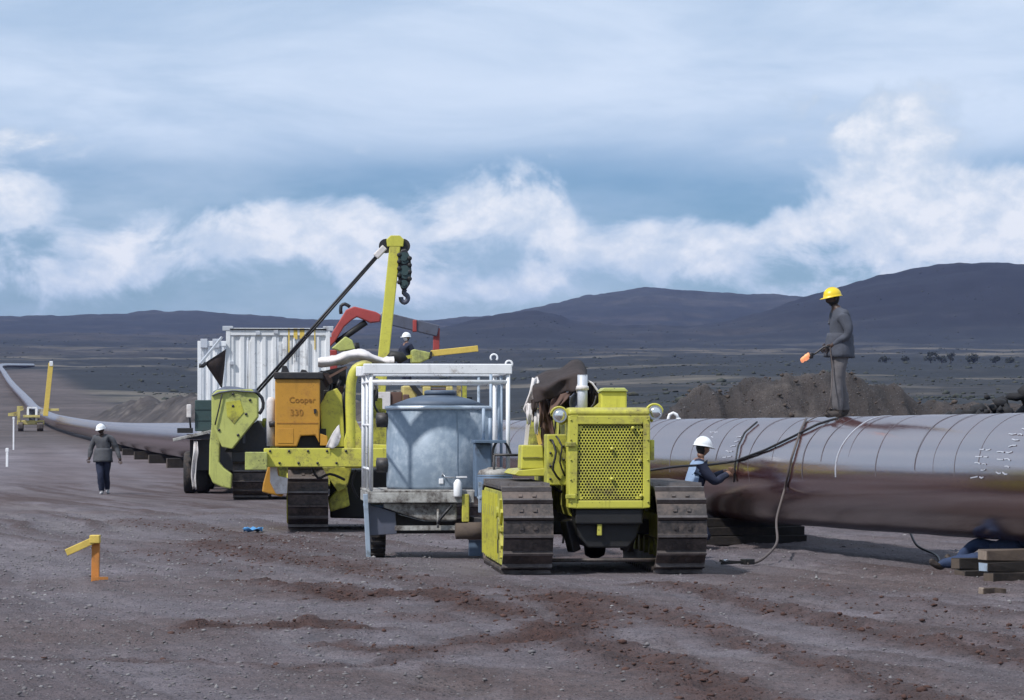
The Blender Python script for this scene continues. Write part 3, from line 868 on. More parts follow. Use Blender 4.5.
# overlap seams of the spiral wrap: one visible turn at a time
s0 = s_of_Y(27.0)
sk = s0
for k in range(56):
    sk += random.choice((.55, .62, .9, 1.2, 1.35))
    lean = random.uniform(.2, .42)
    path = [(sk + lean * (math.sin(a) - 1) * 0.5 + 0.01 * math.sin(a * 7 + k), a) for a in np.linspace(random.uniform(-.3, .35), 2.6, 26)]
    o = strip('wrap_seam', 'seam', path, 0.006 + 0.003 * (k % 3), 0.0008)
# bright ring chalked round one joint, darker weld bands
sw = s_of_Y(38.75)
strip('chalk_ring', 'chalk', [(sw + 0.02 * math.sin(a * 5), a) for a in np.linspace(-0.05, 1.75, 22)], 0.026)
def scribble(Yv, a_top, rows, seed, wdt=0.22, gap=0.11):
    rg = random.Random(seed)
    sc0 = s_of_Y(Yv)
    for r_ in range(rows):
        a = a_top - r_ * gap
        s_ = sc0 + rg.uniform(-.03, .03)
        for q_ in range(rg.randint(1, 2)):
            L = rg.uniform(.10, .20)
            strip('chalk_mark', 'chalk', [(s_, a + rg.uniform(-.02, .02)), (s_ + L * .5, a + rg.uniform(-.012, .012)), (s_ + L, a + rg.uniform(-.02, .02))], 0.013, 0.0015)
            s_ += L + rg.uniform(.02, .05)
scribble(42.6, 0.70, 6, 4); scribble(43.7, 0.80, 6, 5); scribble(33.9, 0.85, 8, 6, .3); scribble(34.5, 0.45, 5, 8)

# ------------------------------------------------------------------ timber skids under the pipe
def timber(c, L, wd, h, ang, mats, label, group=None, end=True):
    mb = MB(); jit = lambda: random.uniform(-.012, .012)
    n = 5; rows = []
    for i in range(n):
        t = -L / 2 + L * i / (n - 1)
        rows.append([(t, -wd / 2 + jit(), jit()), (t, wd / 2 + jit(), jit()), (t, wd / 2 + jit(), h + jit()), (t, -wd / 2 + jit(), h + jit())])
    V_ = [p for r_ in rows for p in r_]
    mb.add(V_, [(i * 4 + k, i * 4 + (k + 1) % 4, (i + 1) * 4 + (k + 1) % 4, (i + 1) * 4 + k) for i in range(n - 1) for k in range(4)])
    mb.cur = 1
    mb.add(rows[0], [(0, 1, 2, 3)]); mb.add(rows[-1], [(3, 2, 1, 0)])
    o = mb.build('timber', mats, None, bevel=0.008, seg=1)
    o.location = c; o.rotation_euler = (0, 0, ang)
    return tag(o, label, 'timber', group)
pc_, pd_ = pipe_at(34.1)
ang_along = math.atan2(pd_.y, pd_.x)
base = Vector((pc_.x, pc_.y, 0)); na = Vector((-pd_.y, pd_.x, 0)).normalized()
if na.x > 0: na = -na
across = math.atan2(na.y, na.x)
# stack by the right edge: two cross timbers at each level, top one pale
zb = gz(base.x, base.y) - 0.03
skids = [(0.00, 0.13, 0.0, -.35, ('wood_black', 'wood'), 'dark lowest timber of the skid stack under the near pipe'),
         (0.00, 0.13, 0.55, .28, ('wood_black', 'wood'), 'dark lowest timber set further back in the near skid stack'),
         (0.132, 0.12, .05, -.30, ('wood_black', 'pale_blue'), 'middle timber with pale painted end in the near skid stack'),
         (0.132, 0.12, .5, .30, ('wood_black', 'wood'), 'middle timber set further back in the near skid stack'),
         (0.254, 0.135, .0, -.26, ('wood', 'wood_end'), 'pale weathered top timber with split end under the near pipe')]
for (z, h, sh, ofs, mats, lab) in skids:
    c = base + na * (0.12) + pd_ * (ofs + sh * 0.3)
    timber((c.x, c.y, zb + z), 1.9, 0.26, h, across + random.uniform(-.06, .06), mats, lab, None)
p0 = on_ground(992, 592)
timber((p0.x, p0.y, -0.02), 0.30, 0.10, 0.06, 0.5, ('wood', 'wood_end'), 'short pale offcut lying in front of the near skid stack')
# second stack, in deep shade behind the front crawler
pc_, pd_ = pipe_at(44.3)
base = Vector((pc_.x, pc_.y, 0)); na = Vector((-pd_.y, pd_.x, 0)).normalized()
if na.x > 0: na = -na
across = math.atan2(na.y, na.x)
zb = gz(base.x, base.y) - 0.03
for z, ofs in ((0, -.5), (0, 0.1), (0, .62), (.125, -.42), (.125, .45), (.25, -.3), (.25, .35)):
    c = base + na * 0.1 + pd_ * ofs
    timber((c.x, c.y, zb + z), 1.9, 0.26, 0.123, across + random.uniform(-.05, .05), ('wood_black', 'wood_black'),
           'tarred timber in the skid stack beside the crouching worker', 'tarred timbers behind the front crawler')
pp = Frame('plank', (0, 0, 0), 0, 'loose pale plank end jutting beside the shaded skid stack', 'plank')
c = base + na * 1.05
MB().box(-.55, .2, -.07, .07, 0, .035).build('board', 'wood_end', pp.o)
pp.o.location = (c.x, c.y - .25, .40); pp.o.rotation_euler = (0, 0.03, -0.05)
mb = MB(); mb.box(-.12, .12, -.2, .2, 0, .402); b2 = mb.build('block', 'wood_black', pp.o); b2.location = (0.05, 0, -.40)
# stacks further along
for k, yv in enumerate((58, 70, 84, 98, 112, 127, 142, 158, 176, 196, 220)):
    pc_, pd_ = pipe_at(yv)
    na = Vector((-pd_.y, pd_.x, 0)).normalized()
    zg = gz(pc_.x, pc_.y); hh = max(0.12, pc_.z - PIPE_R - zg + 0.02)
    for q in (-.2, .25):
        c = Vector((pc_.x, pc_.y, 0)) + pd_ * q
        timber((c.x, c.y, zg - .03), 1.9, 0.36, hh, math.atan2(na.y, na.x), ('wood_black', 'wood'), 'dark skid block under the far stretch of pipe', 'skid blocks under the far pipe')

# ------------------------------------------------------------------ hoses, stakes, litter
def hose(pts, r, mat, label, parts=None):
    cp = catmull([tuple(p) for p in pts], lambda y: 0.06)
    o = MB().path(cp, r, 8).build('hose', mat)
    return tag(o, label, 'hose')
def skin_pt(px, py, extra=0.02):
    """point on the working side of the pipe skin seen at a photo pixel"""
    o0 = Vector((0, 0, CAM_H)); d = Vector(((px - CX) / FPX, 1, (HORY - py) / FPX))
    best = None
    Yv = 30.0
    while Yv < 60:
        p = o0 + d * Yv
        c, t = pipe_at(p.y)
        v = p - c; v -= t * v.dot(t)
        if v.length < PIPE_R + extra: return p
        Yv += 0.02
    # ray misses: closest top point
    best = min((((o0 + d * y) - pipe_at(y)[0]).cross(pipe_at(y)[1]).length, y) for y in np.arange(30, 60, .05))
    return o0 + d * best[1]
def skin_path(pix, ex):
    xs = [p[0] for p in pix]; t = np.linspace(0, len(pix) - 1, 4 * len(pix))
    return [skin_pt(float(np.interp(k, range(len(pix)), xs)), float(np.interp(k, range(len(pix)), [p[1] for p in pix])), ex) for k in t]
h1 = skin_path([(838, 418), (818, 424), (792, 437), (765, 450), (735, 461)], .032)
q = skin_pt(735, 460, .03)
hose([tuple(p) for p in h1] + [(q.x - .35, q.y - .25, q.z - .06), (q.x - .95, q.y - .45, q.z - .10), (q.x - 1.9, q.y - .3, q.z - .30), (q.x - 2.3, q.y + .4, q.z - .72), (q.x - 2.4, q.y + 1.0, 0.05)], 0.017, 'hose',
     'thick black cable draped over the pipe to the crouching worker')
g0 = on_ground(747, 566)
h2 = skin_path([(806, 419), (800, 432), (791, 460), (785, 488)], .026)
e = h2[-1]
hose([tuple(p) for p in h2] + [(e.x - .13, e.y - .35, .55), (g0.x + .42, g0.y + .9, .20), (g0.x + .15, g0.y + .25, .04), (g0.x, g0.y, .03)], 0.017, 'hose_tan', 'dusty hose hanging from the pipe top down to the ground')
h3 = skin_path([(757, 422), (745, 432), (738, 446), (735, 465), (734, 482)], .026)
hose([tuple(p) for p in h3], 0.014, 'hose', 'short black cable lying down the pipe side above the crouching worker')
ga, gb = on_ground(920, 556), on_ground(952, 566)
hose([(ga.x, ga.y + 1.6, .38), (ga.x - .02, ga.y + .9, .30), (ga.x + .02, ga.y + .4, .12), (ga.x + .18, ga.y, .03), (gb.x, gb.y, .03), (gb.x + .3, gb.y, .03)], 0.016, 'hose', 'black cable looping on the ground beneath the pipe')
# welding clamp left on the ground at the hose end
cl = Frame('welding_clamp', (g0.x - .12, g0.y, gz(g0.x, g0.y) + .02), 0.4, 'small dark ground clamp lying at the end of the dusty hose', 'clamp')
MB().beam((-.22, 0, .02), (.1, .02, .03), .03, .03).build('jaw', 'black', cl.o)
MB().beam((-.22, .04, .05), (.1, .02, .03), .03, .025).build('jaw', 'steel', cl.o)
MB().box(.08, .22, -.05, .08, 0, .07).build('terminal', 'black', cl.o, bevel=.01)
MB().tube((-.20, -.01, .055), (-.13, .0, .055), .014).build('pin', 'chrome', cl.o)
# marker stakes
g = on_ground(95, 584)
sf = Frame('marker_stake', (g.x, g.y, gz(g.x, g.y)), 0, 'orange survey stake with yellow arm pointing sideways', 'stake')
sf.P(95, 584)
MB().beam((0, 0, -.15), (.012, 0, .47), .085, .05, (0, 1, 0)).build('post', 'stake', sf.o, bevel=.006)
MB().beam((.05, -.05, .47), (-.30, -.10, .31), .03, .075, (0, 0, 1)).build('arm', 'stake_yellow', sf.o, bevel=.006)
MB().box(-.05, .06, -.085, .03, .41, .50).build('lashing', 'stake_yellow', sf.o, bevel=.01)
MB().beam((-.02, -.08, .03), (.15, -.05, .03), .04, .03).build('foot_chip', 'stake', sf.o)
for (px, py0, py1, Yv, lab) in ((13.5, 417, 442, 205, 'thin white marker post standing near the far pipelayer'), (7, 448, 461, 130, 'short white peg at the edge of the working strip')):
    x = world_at(px, Yv); zg = gz(x, Yv); ztop = CAM_H + (HORY - py0) / FPX * Yv
    f = Frame('marker_post', (x, Yv, zg), 0, lab, 'post')
    MB().beam((0, 0, -.2), (.01, 0, ztop - zg), .10, .10).build('post', 'white', f.o, bevel=.01)
    MB().box(-.06, .07, -.06, .06, ztop - zg - .16, ztop - zg - .02).build('painted_tip', 'white', f.o)
g = on_ground(253, 531)
grid = [[(-.16 + .08 * i, -.12 + .06 * j, .03 + .03 * math.sin(i * 2.1 + j * 1.7) + .02 * math.cos(j * 3)) for j in range(5)] for i in range(5)]
o = MB().sheet(grid).build('plastic_scrap', 'plastic_blue', None, solid=.004)
o.location = (g.x, g.y, gz(g.x, g.y) + .02)
tag(o, 'crumpled scrap of bright blue plastic on the dirt', 'litter')
# white bent vent pipe beyond the main pipe
x = world_at(668, 52.5)
f = Frame('vent_pipe', (x, 52.5, gz(x, 52.5)), 0, 'small white bent pipe sticking up behind the main pipe', 'pipe')
zt = CAM_H + (HORY - 413) / FPX * 52.5 - gz(x, 52.5)
MB().path([(0, 0, -.1), (0, 0, zt - .12), (.03, 0, zt - .03), (.09, 0, zt), (.15, 0, zt - .03), (.18, 0, zt - .1)], .03).build('bent_tube', 'white', f.o)
MB().tube((.18, 0, zt - .09), (.19, 0, zt - .16), .045).build('flange', 'white', f.o)
# ------------------------------------------------------------------ crawler undercarriage
def shoe_mesh(wd, pitch, mat):
    mb = MB()
    mb.box(-wd / 2, wd / 2, -pitch * .47, pitch * .47, -.045, -.012)
    mb.prism([(-pitch * .47, -.012), (-pitch * .47 + .05, -.012), (-pitch * .47 + .038, .032), (-pitch * .47 + .012, .032)], -wd / 2, wd / 2, 'yz')
    for bx_ in (-.08, .08):
        mb.box(bx_ - .022, bx_ + .022, .0, .045, -.012, .004)
    me = bpy.data.meshes.new('track_shoe'); me.from_pydata(mb.v, [], mb.f); me.materials.append(M[mat]); me.materials.append(M['grouser'])
    me.polygons.foreach_set('material_index', [0] * 6 + [1] * 6 + [0] * 12)
    bm = bmesh.new(); bm.from_mesh(me); bmesh.ops.recalc_face_normals(bm, faces=bm.faces); bm.to_mesh(me); bm.free()
    return me
def track(F, xc, y0, L, Rr, wd, side, frame_mat='lime_dirty', wheel_mat='lime', nsh=40):
    """one endless track: chain band with its shoes, track frame, idler, sprocket, rollers"""
    yf, yr = y0 + Rr, y0 + L - Rr
    straight = yr - yf; per = 2 * straight + 2 * math.pi * (Rr - .03)
    pitch = per / nsh
    def at(s):
        s %= per
        h = math.pi * (Rr - .03)
        if s < straight: return (yf + s, 2 * Rr - .03, 0.0)
        s -= straight
        if s < h:
            a = s / (Rr - .03); return (yr + (Rr - .03) * math.sin(a), Rr + (Rr - .03) * math.cos(a), -a)
        s -= h
        if s < straight: return (yr - s, .03, math.pi)
        s -= straight
        a = s / (Rr - .03); return (yf - (Rr - .03) * math.sin(a), Rr - (Rr - .03) * math.cos(a), math.pi - a)
    mb = MB(); n = 72
    for sx in (-.11, .11):
        o_ = []; i_ = []
        for k in range(n):
            y, z, a = at(per * k / n)
            ny, nz = math.sin(-a), math.cos(a)
            o_.append((y - ny * .045, z - nz * .045)); i_.append((y - ny * .15, z - nz * .15))
        vs = [(xc + sx + e, p[0], p[1]) for e in (-.04, .04) for p in o_ + i_]
        fs = []
        for k in range(n):
            k2 = (k + 1) % n
            fs += [(k, k2, n + k2, n + k), (2 * n + k, 3 * n + k, 3 * n + k2, 2 * n + k2), (k, 2 * n + k, 2 * n + k2, k2), (n + k, n + k2, 3 * n + k2, 3 * n + k)]
        mb.add(vs, fs)
    tr = mb.build('track', 'steel', F.o, fix=False)
    me = shoe_mesh(wd, pitch, 'track')
    for k in range(nsh):
        y, z, a = at(per * (k + .3) / nsh)
        s_ = bpy.data.objects.new('track_shoe', me); COL.objects.link(s_)
        s_.parent = tr; s_.location = (xc, y, z); s_.rotation_euler = (a + math.pi * 0, 0, 0)
    # idler, sprocket and rollers
    ri = Rr - .19
    for nm, yc, prof in (('idler', yf, [(.07, -.10), (ri, -.10), (ri, -.03), (ri - .08, -.03), (ri - .08, .03), (ri, .03), (ri, .10), (.07, .10)]),
                         ('sprocket', yr, [(.10, -.09), (ri * .55, -.07), (ri, -.04), (ri, .04), (ri * .55, .07), (.10, .09)])):
        w_ = MB().lathe(prof, 28, (xc, yc, Rr), 'x', False).build(nm, wheel_mat, F.o)
        MB().lathe([(.02, 0), (.10, 0), (.10, .05), (.02, .06)], 14, (xc + side * .13, yc, Rr), 'x', False).build('hub', frame_mat, w_)
    fr = MB()
    fr.prism([(yf - .22, Rr - .13), (yf - .30, Rr), (yf - .22, Rr + .15), (yr - .35, Rr + .15), (yr - .1, Rr + .05), (yr - .1, Rr - .13)], xc - .20, xc - .13, 'yz')
    fr.prism([(yf - .22, Rr - .13), (yf - .30, Rr), (yf - .22, Rr + .15), (yr - .35, Rr + .15), (yr - .1, Rr + .05), (yr - .1, Rr - .13)], xc + .13, xc + .20, 'yz')
    fr.box(xc - .13, xc + .13, yf + .3, yr - .4, Rr - .05, Rr + .12)
    fr.build('track_frame', wheel_mat, F.o, bevel=.012)
    nr_ = 6
    for k in range(nr_):
        yc = yf + .12 + (straight - .24) * k / (nr_ - 1)
        MB().lathe([(.03, -.19), (.11, -.19), (.11, -.10), (.08, -.09), (.08, .09), (.11, .10), (.11, .19), (.03, .19)], 14, (xc, yc, .285), 'x', False).build('roller', frame_mat, F.o)
    # outer guard disc over the idler
    xo = xc + side * (wd * .5 - .05)
    return tr

def hex_grille(F, x0, x1, z0, z1, y, pitch, mat):
    """plate drilled with hexagonally packed round holes"""
    mb = MB(); rowh = pitch * .866; ro = pitch / math.sqrt(3); ri = pitch * .39
    rows = int((z1 - z0) / rowh); cols = int((x1 - x0) / pitch)
    cx = (x0 + x1) / 2; cz = (z0 + z1) / 2
    for r_ in range(rows):
        for c_ in range(cols):
            px = cx + (c_ - (cols - 1) / 2 + (.25 if r_ % 2 else -.25)) * pitch; pz = cz + (r_ - (rows - 1) / 2) * rowh
            # rounded, ragged corners of the drilled field
            u = abs(px - cx) / ((x1 - x0) / 2); v = abs(pz - cz) / ((z1 - z0) / 2)
            solid = u ** 5 + v ** 6 > 1.02
            oo = [(px + ro * math.cos(math.pi / 6 + k * math.pi / 3), y, pz + ro * math.sin(math.pi / 6 + k * math.pi / 3)) for k in range(6)]
            if solid:
                mb.add(oo, [(0, 1, 2, 3, 4, 5)]); continue
            ii = [(px + ri * math.cos(math.pi / 6 + k * math.pi / 3), y, pz + ri * math.sin(math.pi / 6 + k * math.pi / 3)) for k in range(6)]
            mb.add(oo + ii, [(k, (k + 1) % 6, 6 + (k + 1) % 6, 6 + k) for k in range(6)])
    return mb.build('grille', mat, F.o, solid=.012)

def lamp(F, c, r, mat):
    x, y, z = c
    h = MB().lathe([(.02, .16), (r * .55, .14), (r * .95, .06), (r * 1.08, 0.0), (r * 1.08, -.02), (r * .93, -.02)], 24, (x, y, z), 'y').build('headlight', mat, F.o)
    MB().lathe([(r * .93, -.012), (r * .80, -.030), (r * .5, -.045), (.001, -.05)], 24, (x, y, z), 'y').build('lens', 'lens', h)
    MB().lathe([(r * .93, -.03), (r * 1.06, -.03), (r * 1.06, 0), (r * .93, 0)], 24, (x, y, z), 'y', False).build('bezel', 'chrome', h)
    return h

def drape(F, rows, name, mat, thick=.008, n=18, folds=.03, seed=0):
    """cloth through rows of 3D control points, with folds"""
    rg = random.Random(seed)
    rs = [catmull([tuple(p) for p in r_], lambda y: 9) for r_ in rows]
    def resample(r_):
        L = [0]
        for a, b in zip(r_, r_[1:]): L.append(L[-1] + (Vector(b) - Vector(a)).length)
        out = []
        for k in range(n):
            t = L[-1] * k / (n - 1); j = max(0, min(len(L) - 2, int(np.searchsorted(L, t) - 1)))
            f = (t - L[j]) / max(1e-6, L[j + 1] - L[j]); out.append(Vector(r_[j]).lerp(Vector(r_[j + 1]), f))
        return out
    rs = [resample(r_) for r_ in rs]
    grid = []
    m_ = 14
    for i in range(m_ + 1):
        t = i / m_ * (len(rs) - 1); j = min(len(rs) - 2, int(t)); f = t - j
        row = []
        for k in range(n):
            p = rs[j][k].lerp(rs[j + 1][k], f)
            u_ = k / (n - 1); v_ = i / m_
            w_ = folds * (math.sin(u_ * 9 + v_ * 2.5 + seed) + .5 * math.sin(u_ * 17 - v_ * 4 + seed * 2) + .5 * math.sin(v_ * 6 + u_ * 3 + seed))
            row.append(p + Vector((w_ * .25, w_, w_ * .45)))
        grid.append(row)
    return MB().sheet(grid).build(name, mat, F.o, solid=thick)

# ------------------------------------------------------------------ front crawler tractor
YD = 34.55
D = Frame('crawler_tractor', (world_at(607, YD), YD, 0), R(4.6), 'lime crawler tractor with honeycomb radiator guard and brown tarpaulin, nearest the pipe', 'tractor')
s_ = FPX / YD
W = .575
track(D, D.P(528, 577, 0).x + .01, 0.0, 3.75, .53, W, -1)
track(D, D.P(683, 577, 0).x, 0.0, 3.75, .53, W, 1)
for side, px in ((-1, 528), (1, 683)):
    xc = D.P(px, 577, 0).x; xo = xc + side * (W / 2 - .035)
    # yellow side cover of the track with ribs and black blocks painted as shaded gaps
    mb = MB()
    pts = [(.53 + .43 * math.cos(a), .53 + .43 * math.sin(a)) for a in np.linspace(math.pi / 2, 3 * math.pi / 2, 12)] + [(3.22 + .43 * math.cos(a), .53 + .43 * math.sin(a)) for a in np.linspace(-math.pi / 2, math.pi / 2, 12)]
    mb.prism(pts, xo - .015, xo + .015, 'yz')
    g_ = mb.build('side_cover', 'lime_dirty', D.o, bevel=.008)
    for k in range(5):
        a = math.pi * (.6 + .2 * k)
        MB().beam((xo + side * .02, .53 + .12 * math.cos(a), .53 + .12 * math.sin(a)), (xo + side * .02, .53 + .36 * math.cos(a), .53 + .36 * math.sin(a)), .05, .05, (1, 0, 0)).build('rib', 'lime', g_)
    MB().lathe([(.02, -.05), (.13, -.05), (.13, .05), (.02, .06)], 16, (xo + side * .01, .53, .53), 'x', False).build('cap', 'lime_dirty', g_)
    for k in range(7):
        yk = .95 + k * .34
        MB().box(xo - .02, xo + .02, yk, yk + .16, .22 + .03 * (k % 2), .46).build('painted_gap', 'black', g_)
        MB().box(xo - .05, xo + .05, yk + .2, yk + .26, .14, .92).build('rib', 'lime', g_)
        MB().lathe([(.02, -.04), (.07, -.04), (.07, .04), (.02, .05)], 12, (xo, yk + .08, .70), 'x', False).build('roller_cap', 'lime_dirty', g_)
# radiator guard: frame round the drilled plate
x0, x1, z0, z1 = D.rect(568.5, 650, 413, 508, .32)
gx0, gx1, gz0, gz1 = D.rect(577, 643, 424.5, 500.5, .32)
rg = MB()
cor = .045
rg.prism([(x0 + .00, z0), (gx0, z0), (gx0, z1 - .03), (x0, z1 - .03)], .30, .62)
rg.prism([(gx1, z0), (x1, z0), (x1, z1 - .03), (gx1, z1 - .03)], .30, .62)
rg.prism([(gx0, z0), (gx1, z0), (gx1, gz0), (gx0, gz0)], .30, .62)
rg.prism([(gx0, gz1), (gx1, gz1), (gx1, z1 - .03), (gx0, z1 - .03)], .30, .62)
rg.build('radiator_guard', 'lime', D.o, bevel=.01)
top = MB().prism([(.300, z1 - .03), (.300, z1 + .03), (.34, z1 + .06), (.42, z1 + .065), (.68, z1 + .065), (.68, z1 - .03)], x0, x1, 'yz').build('radiator_cap', 'lime', D.o, bevel=.03, seg=3)
hex_grille(D, gx0, gx1, gz0, gz1, .335, .0366, 'lime')
MB().box(gx0, gx1, .40, .46, gz0, gz1).build('radiator_core', 'steel', D.o)
for (px, py) in ((633, 428), (640, 461), (612, 449), (612, 479), (641, 496)):
    p = D.P(px, py, .30); MB().lathe([(.001, -.03), (.022, -.028), (.024, 0), (.001, .01)], 10, (p.x, .315, p.z), 'y').build('bolt', 'lime', D.o)
for py in (445, 497):
    p = D.P(568, py, .3); MB().box(p.x - .03, p.x + .09, .27, .31, p.z - .02, p.z + .03).build('hinge', 'lime_dirty', D.o, bevel=.008)
p = D.P(651, 450, .35); MB().box(p.x - .01, p.x + .04, .35, .55, p.z - .12, p.z + .12).build('side_catch', 'lime', D.o, bevel=.01)
# bonnet, air cleaner, exhaust
MB().prism([(x0 + .06, .72), (x1 - .06, .72), (x1 - .05, z1 - .06), (x1 - .16, z1 + .05), (x0 + .16, z1 + .05), (x0 + .05, z1 - .06)], .66, 2.25).build('bonnet', 'lime', D.o, bevel=.02)
ax0, ax1, az0, az1 = D.rect(601, 627, 389, 411, .75)
MB().prism([(ax0, az0 - .05), (ax1, az0 - .05), (ax1, az1 - .03), (ax0, az1 - .03)], .75, 1.05).build('pre_cleaner', 'lime', D.o, bevel=.02)
MB().prism([(ax0 - .02, az1 - .03), (ax1 + .015, az1 - .03), (ax1 - .03, az1 + .015), (ax0 + .03, az1 + .015)], .72, 1.08).build('cleaner_lid', 'lime_pale', D.o, bevel=.01)
MB().prism([(ax0 - .18, az0 - .04), (ax0, az0 - .04), (ax0, az0 + .10)], .78, 1.0).build('gusset', 'lime', D.o)
e = D.P(582.5, 412, .95); e2 = D.P(581.5, 373, .95)
st = MB().lathe([(.058, e.z - .1), (.060, e2.z - .02)], 20, (e.x, .95, 0)).build('exhaust_stack', 'stack', D.o)
MB().lathe([(.061, e2.z - .2), (.075, e2.z - .2), (.075, e2.z - .16), (.061, e2.z - .15)], 20, (e.x, .95, 0)).build('collar', 'rag', st)
MB().lathe([(.062, e2.z - .022), (.05, e2.z - .018), (.05, e2.z - .15)], 20, (e.x, .95, 0)).build('mouth', 'black', st)
# headlights on brackets
for px, py, s2 in ((559.5, 415.5, -1), (655, 412.5, 1)):
    p = D.P(px, py, .42); lamp(D, (p.x, .42, p.z), .078, 'lime_dirty')
    q = D.P(575 if s2 < 0 else 643, 411, .5)
    br = MB(); br.beam((p.x - s2 * .02, .5, p.z - .10), (q.x, .55, q.z - .04), .05, .03)
    br.path([(p.x + .10 * math.cos(a), .47, p.z + .10 * math.sin(a)) for a in np.linspace(math.pi * (1.25 if s2 > 0 else -.25), math.pi * (0 if s2 > 0 else 1), 12)] + [(q.x, .55, q.z + .02)], .014, 6)
    br.build('lamp_bracket', 'lime', D.o)
# engine side panels, belly and front pull hook
MB().prism([(x0 + .02, .78), (x0 + .06, .66), (x1 - .06, .66), (x1 - .02, .78), (x1 - .02, 1.2), (x0 + .02, 1.2)], .60, 2.3).build('engine_side', 'lime_dirty', D.o, bevel=.015)
p = D.P(549, 470, .7); MB().box(p.x - .02, x0 + .05, .70, 1.15, p.z - .18, p.z + .42).build('battery_box', 'lime_dirty', D.o, bevel=.015)
MB().prism([(x0 + .03, .80), (x0 + .14, .42), (x0 + .24, .30), (x1 - .24, .30), (x1 - .14, .42), (x1 - .03, .80)], .45, 3.2).build('crankcase_guard', 'black', D.o, bevel=.02)
a = D.P(597, 521, .4)
MB().prism([(a.x - .14, a.z + .06), (a.x + .16, a.z + .06), (a.x + .10, a.z), (a.x + .055, a.z - .02), (a.x + .055, a.z - .17), (a.x - .0, a.z - .17), (a.x - .0, a.z - .02), (a.x - .08, a.z)], .36, .43).build('pull_hook', 'lime', D.o, bevel=.01)
MB().box(x0 + .08, x1 - .08, .34, .5, .58, .76).build('belly_shade_block', 'black', D.o, bevel=.02)  # black block, no actual member: paints the shade below the radiator
MB().box(x0 - .35, x1 + .35, 1.55, 1.75, .42, .6).build('equalizer_bar', 'steel', D.o, bevel=.02)
MB().lathe([(.05, -.13), (.30, -.11), (.33, -.05), (.33, .05), (.30, .11), (.05, .13)], 24, ((x0 + x1) / 2, 1.9, .45), 'x').build('gear_case', 'black', D.o)
for px in (566, 634):
    q = D.P(px, 540, .8); MB().beam((q.x, .75, .62), (q.x + (.1 if px < 600 else -.1), .8, .25), .14, .12).build('brace_arm', 'steel', D.o, bevel=.02)
MB().tube((x0 - .28, .42, .16), (x1 + .28, .42, .16), .022).build('tie_rod', 'track', D.o)
# fender, tool box, seat and rear body
fx0, fx1, fz0, fz1 = D.rect(514, 557, 466, 472, 1.3)
MB().prism([(fx0, fz0 - .03), (fx0 + .05, fz0 + .02), (fx1 - .1, fz1 - .02), (fx1 + .05, fz1 + .09), (fx1 + .05, fz1 + .05), (fx1 - .08, fz0 - .05), (fx0 + .06, fz0 - .05)], 1.3, 2.9).build('fender', 'lime', D.o, bevel=.01)
bx0, bx1, bz0, bz1 = D.rect(521, 544.5, 445, 469, 1.35)
MB().prism([(bx0, bz0), (bx1 - .0, bz0 - .0), (bx1 - .02, bz1), (bx0 + .01, bz1)], 1.36, 1.85).build('tool_box', 'lime', D.o, bevel=.015)
MB().box(bx0 + .02, bx1 - .02, 1.345, 1.36, bz0 + .13, bz0 + .145).build('box_seam', 'lime_dirty', D.o)
mb = MB(); fz = D.P(667, 470, 1.3).z
MB().box(x0 - .12, x1 + .12, 2.3, 3.5, .7, 1.35).build('transmission_case', 'lime_dirty', D.o, bevel=.04)
MB().box(x0 + .02, x1 - .02, 2.6, 3.3, 1.35, 1.62).build('seat', 'tarp', D.o, bevel=.05)
MB().box(x0 - .2, x1 + .2, 3.3, 3.75, 1.2, 1.95).build('fuel_tank', 'lime_dirty', D.o, bevel=.05)
# canopy poles and the tarpaulin thrown over them
for (pxa, pya, pxb, pyb, ly, mt) in ((536, 425, 545, 466, 1.5, 'stake_yellow'), (545, 392, 541, 465, 1.7, 'wood'), (528, 424, 524, 462, 1.6, 'rag'), (566, 372, 560, 440, 1.9, 'tarp')):
    a = D.P(pxa, pya, ly); b = D.P(pxb, pyb, ly); MB().beam(a, b, .045, .03, (0, 1, 0)).build('canopy_pole', mt, D.o)
P3 = lambda lst, ly: [D.P(a, b, ly + .0) for a, b in lst]
drape(D, [P3([(533, 381), (545, 372), (560, 368), (570, 363), (583, 362), (587, 369)], 2.0),
          P3([(532, 390), (546, 385), (560, 381), (572, 377), (583, 374), (588, 376)], 1.2),
          P3([(535, 402), (545, 400), (558, 398), (570, 391), (578, 388), (586, 386)], 1.15)], 'tarpaulin', 'tarp', .012, 20, .05, 1)
drape(D, [P3([(552, 402), (562, 395), (572, 391), (580, 389), (592, 381), (602, 402)], 1.35), P3([(553, 412), (563, 406), (573, 402), (583, 400), (594, 398), (604, 405)], 1.45),
          P3([(551, 420), (562, 416), (574, 414), (585, 413), (597, 411), (600, 409)], 1.5)], 'tarpaulin_flap', 'tarp', .012, 20, .05, 3)
drape(D, [P3([(552, 398), (562, 394), (574, 390)], 1.2), P3([(550, 408), (558, 402), (568, 398)], 1.15), P3([(548, 415), (553, 410), (560, 405)], 1.12)], 'canvas_fold', 'tarp_tan', .01, 12, .03, 5)
drape(D, [P3([(536, 398), (545, 400), (553, 402)], 1.6), P3([(540, 425), (547, 424), (554, 420)], 1.55), P3([(541, 445), (549, 446), (557, 440)], 1.5), P3([(549, 466), (556, 462), (566, 456)], 1.45)], 'canvas_curtain', 'tarp_tan', .01, 14, .06, 7)
drape(D, [P3([(532, 378), (537, 377), (540, 381)], 1.5), P3([(530, 391), (534, 392), (537, 394)], 1.45), P3([(525, 404), (532, 404), (538, 404)], 1.42), P3([(523, 409), (531, 412), (536, 414)], 1.42), P3([(530, 420), (533, 421), (535, 419)], 1.42)], 'rag', 'rag', .008, 10, .025, 9)
drape(D, [P3([(578, 383), (580, 381)], 1.0), P3([(576, 389), (580, 390)], 1.0), P3([(577, 393), (580, 392)], 1.0)], 'rag', 'rag', .008, 6, .01, 2)
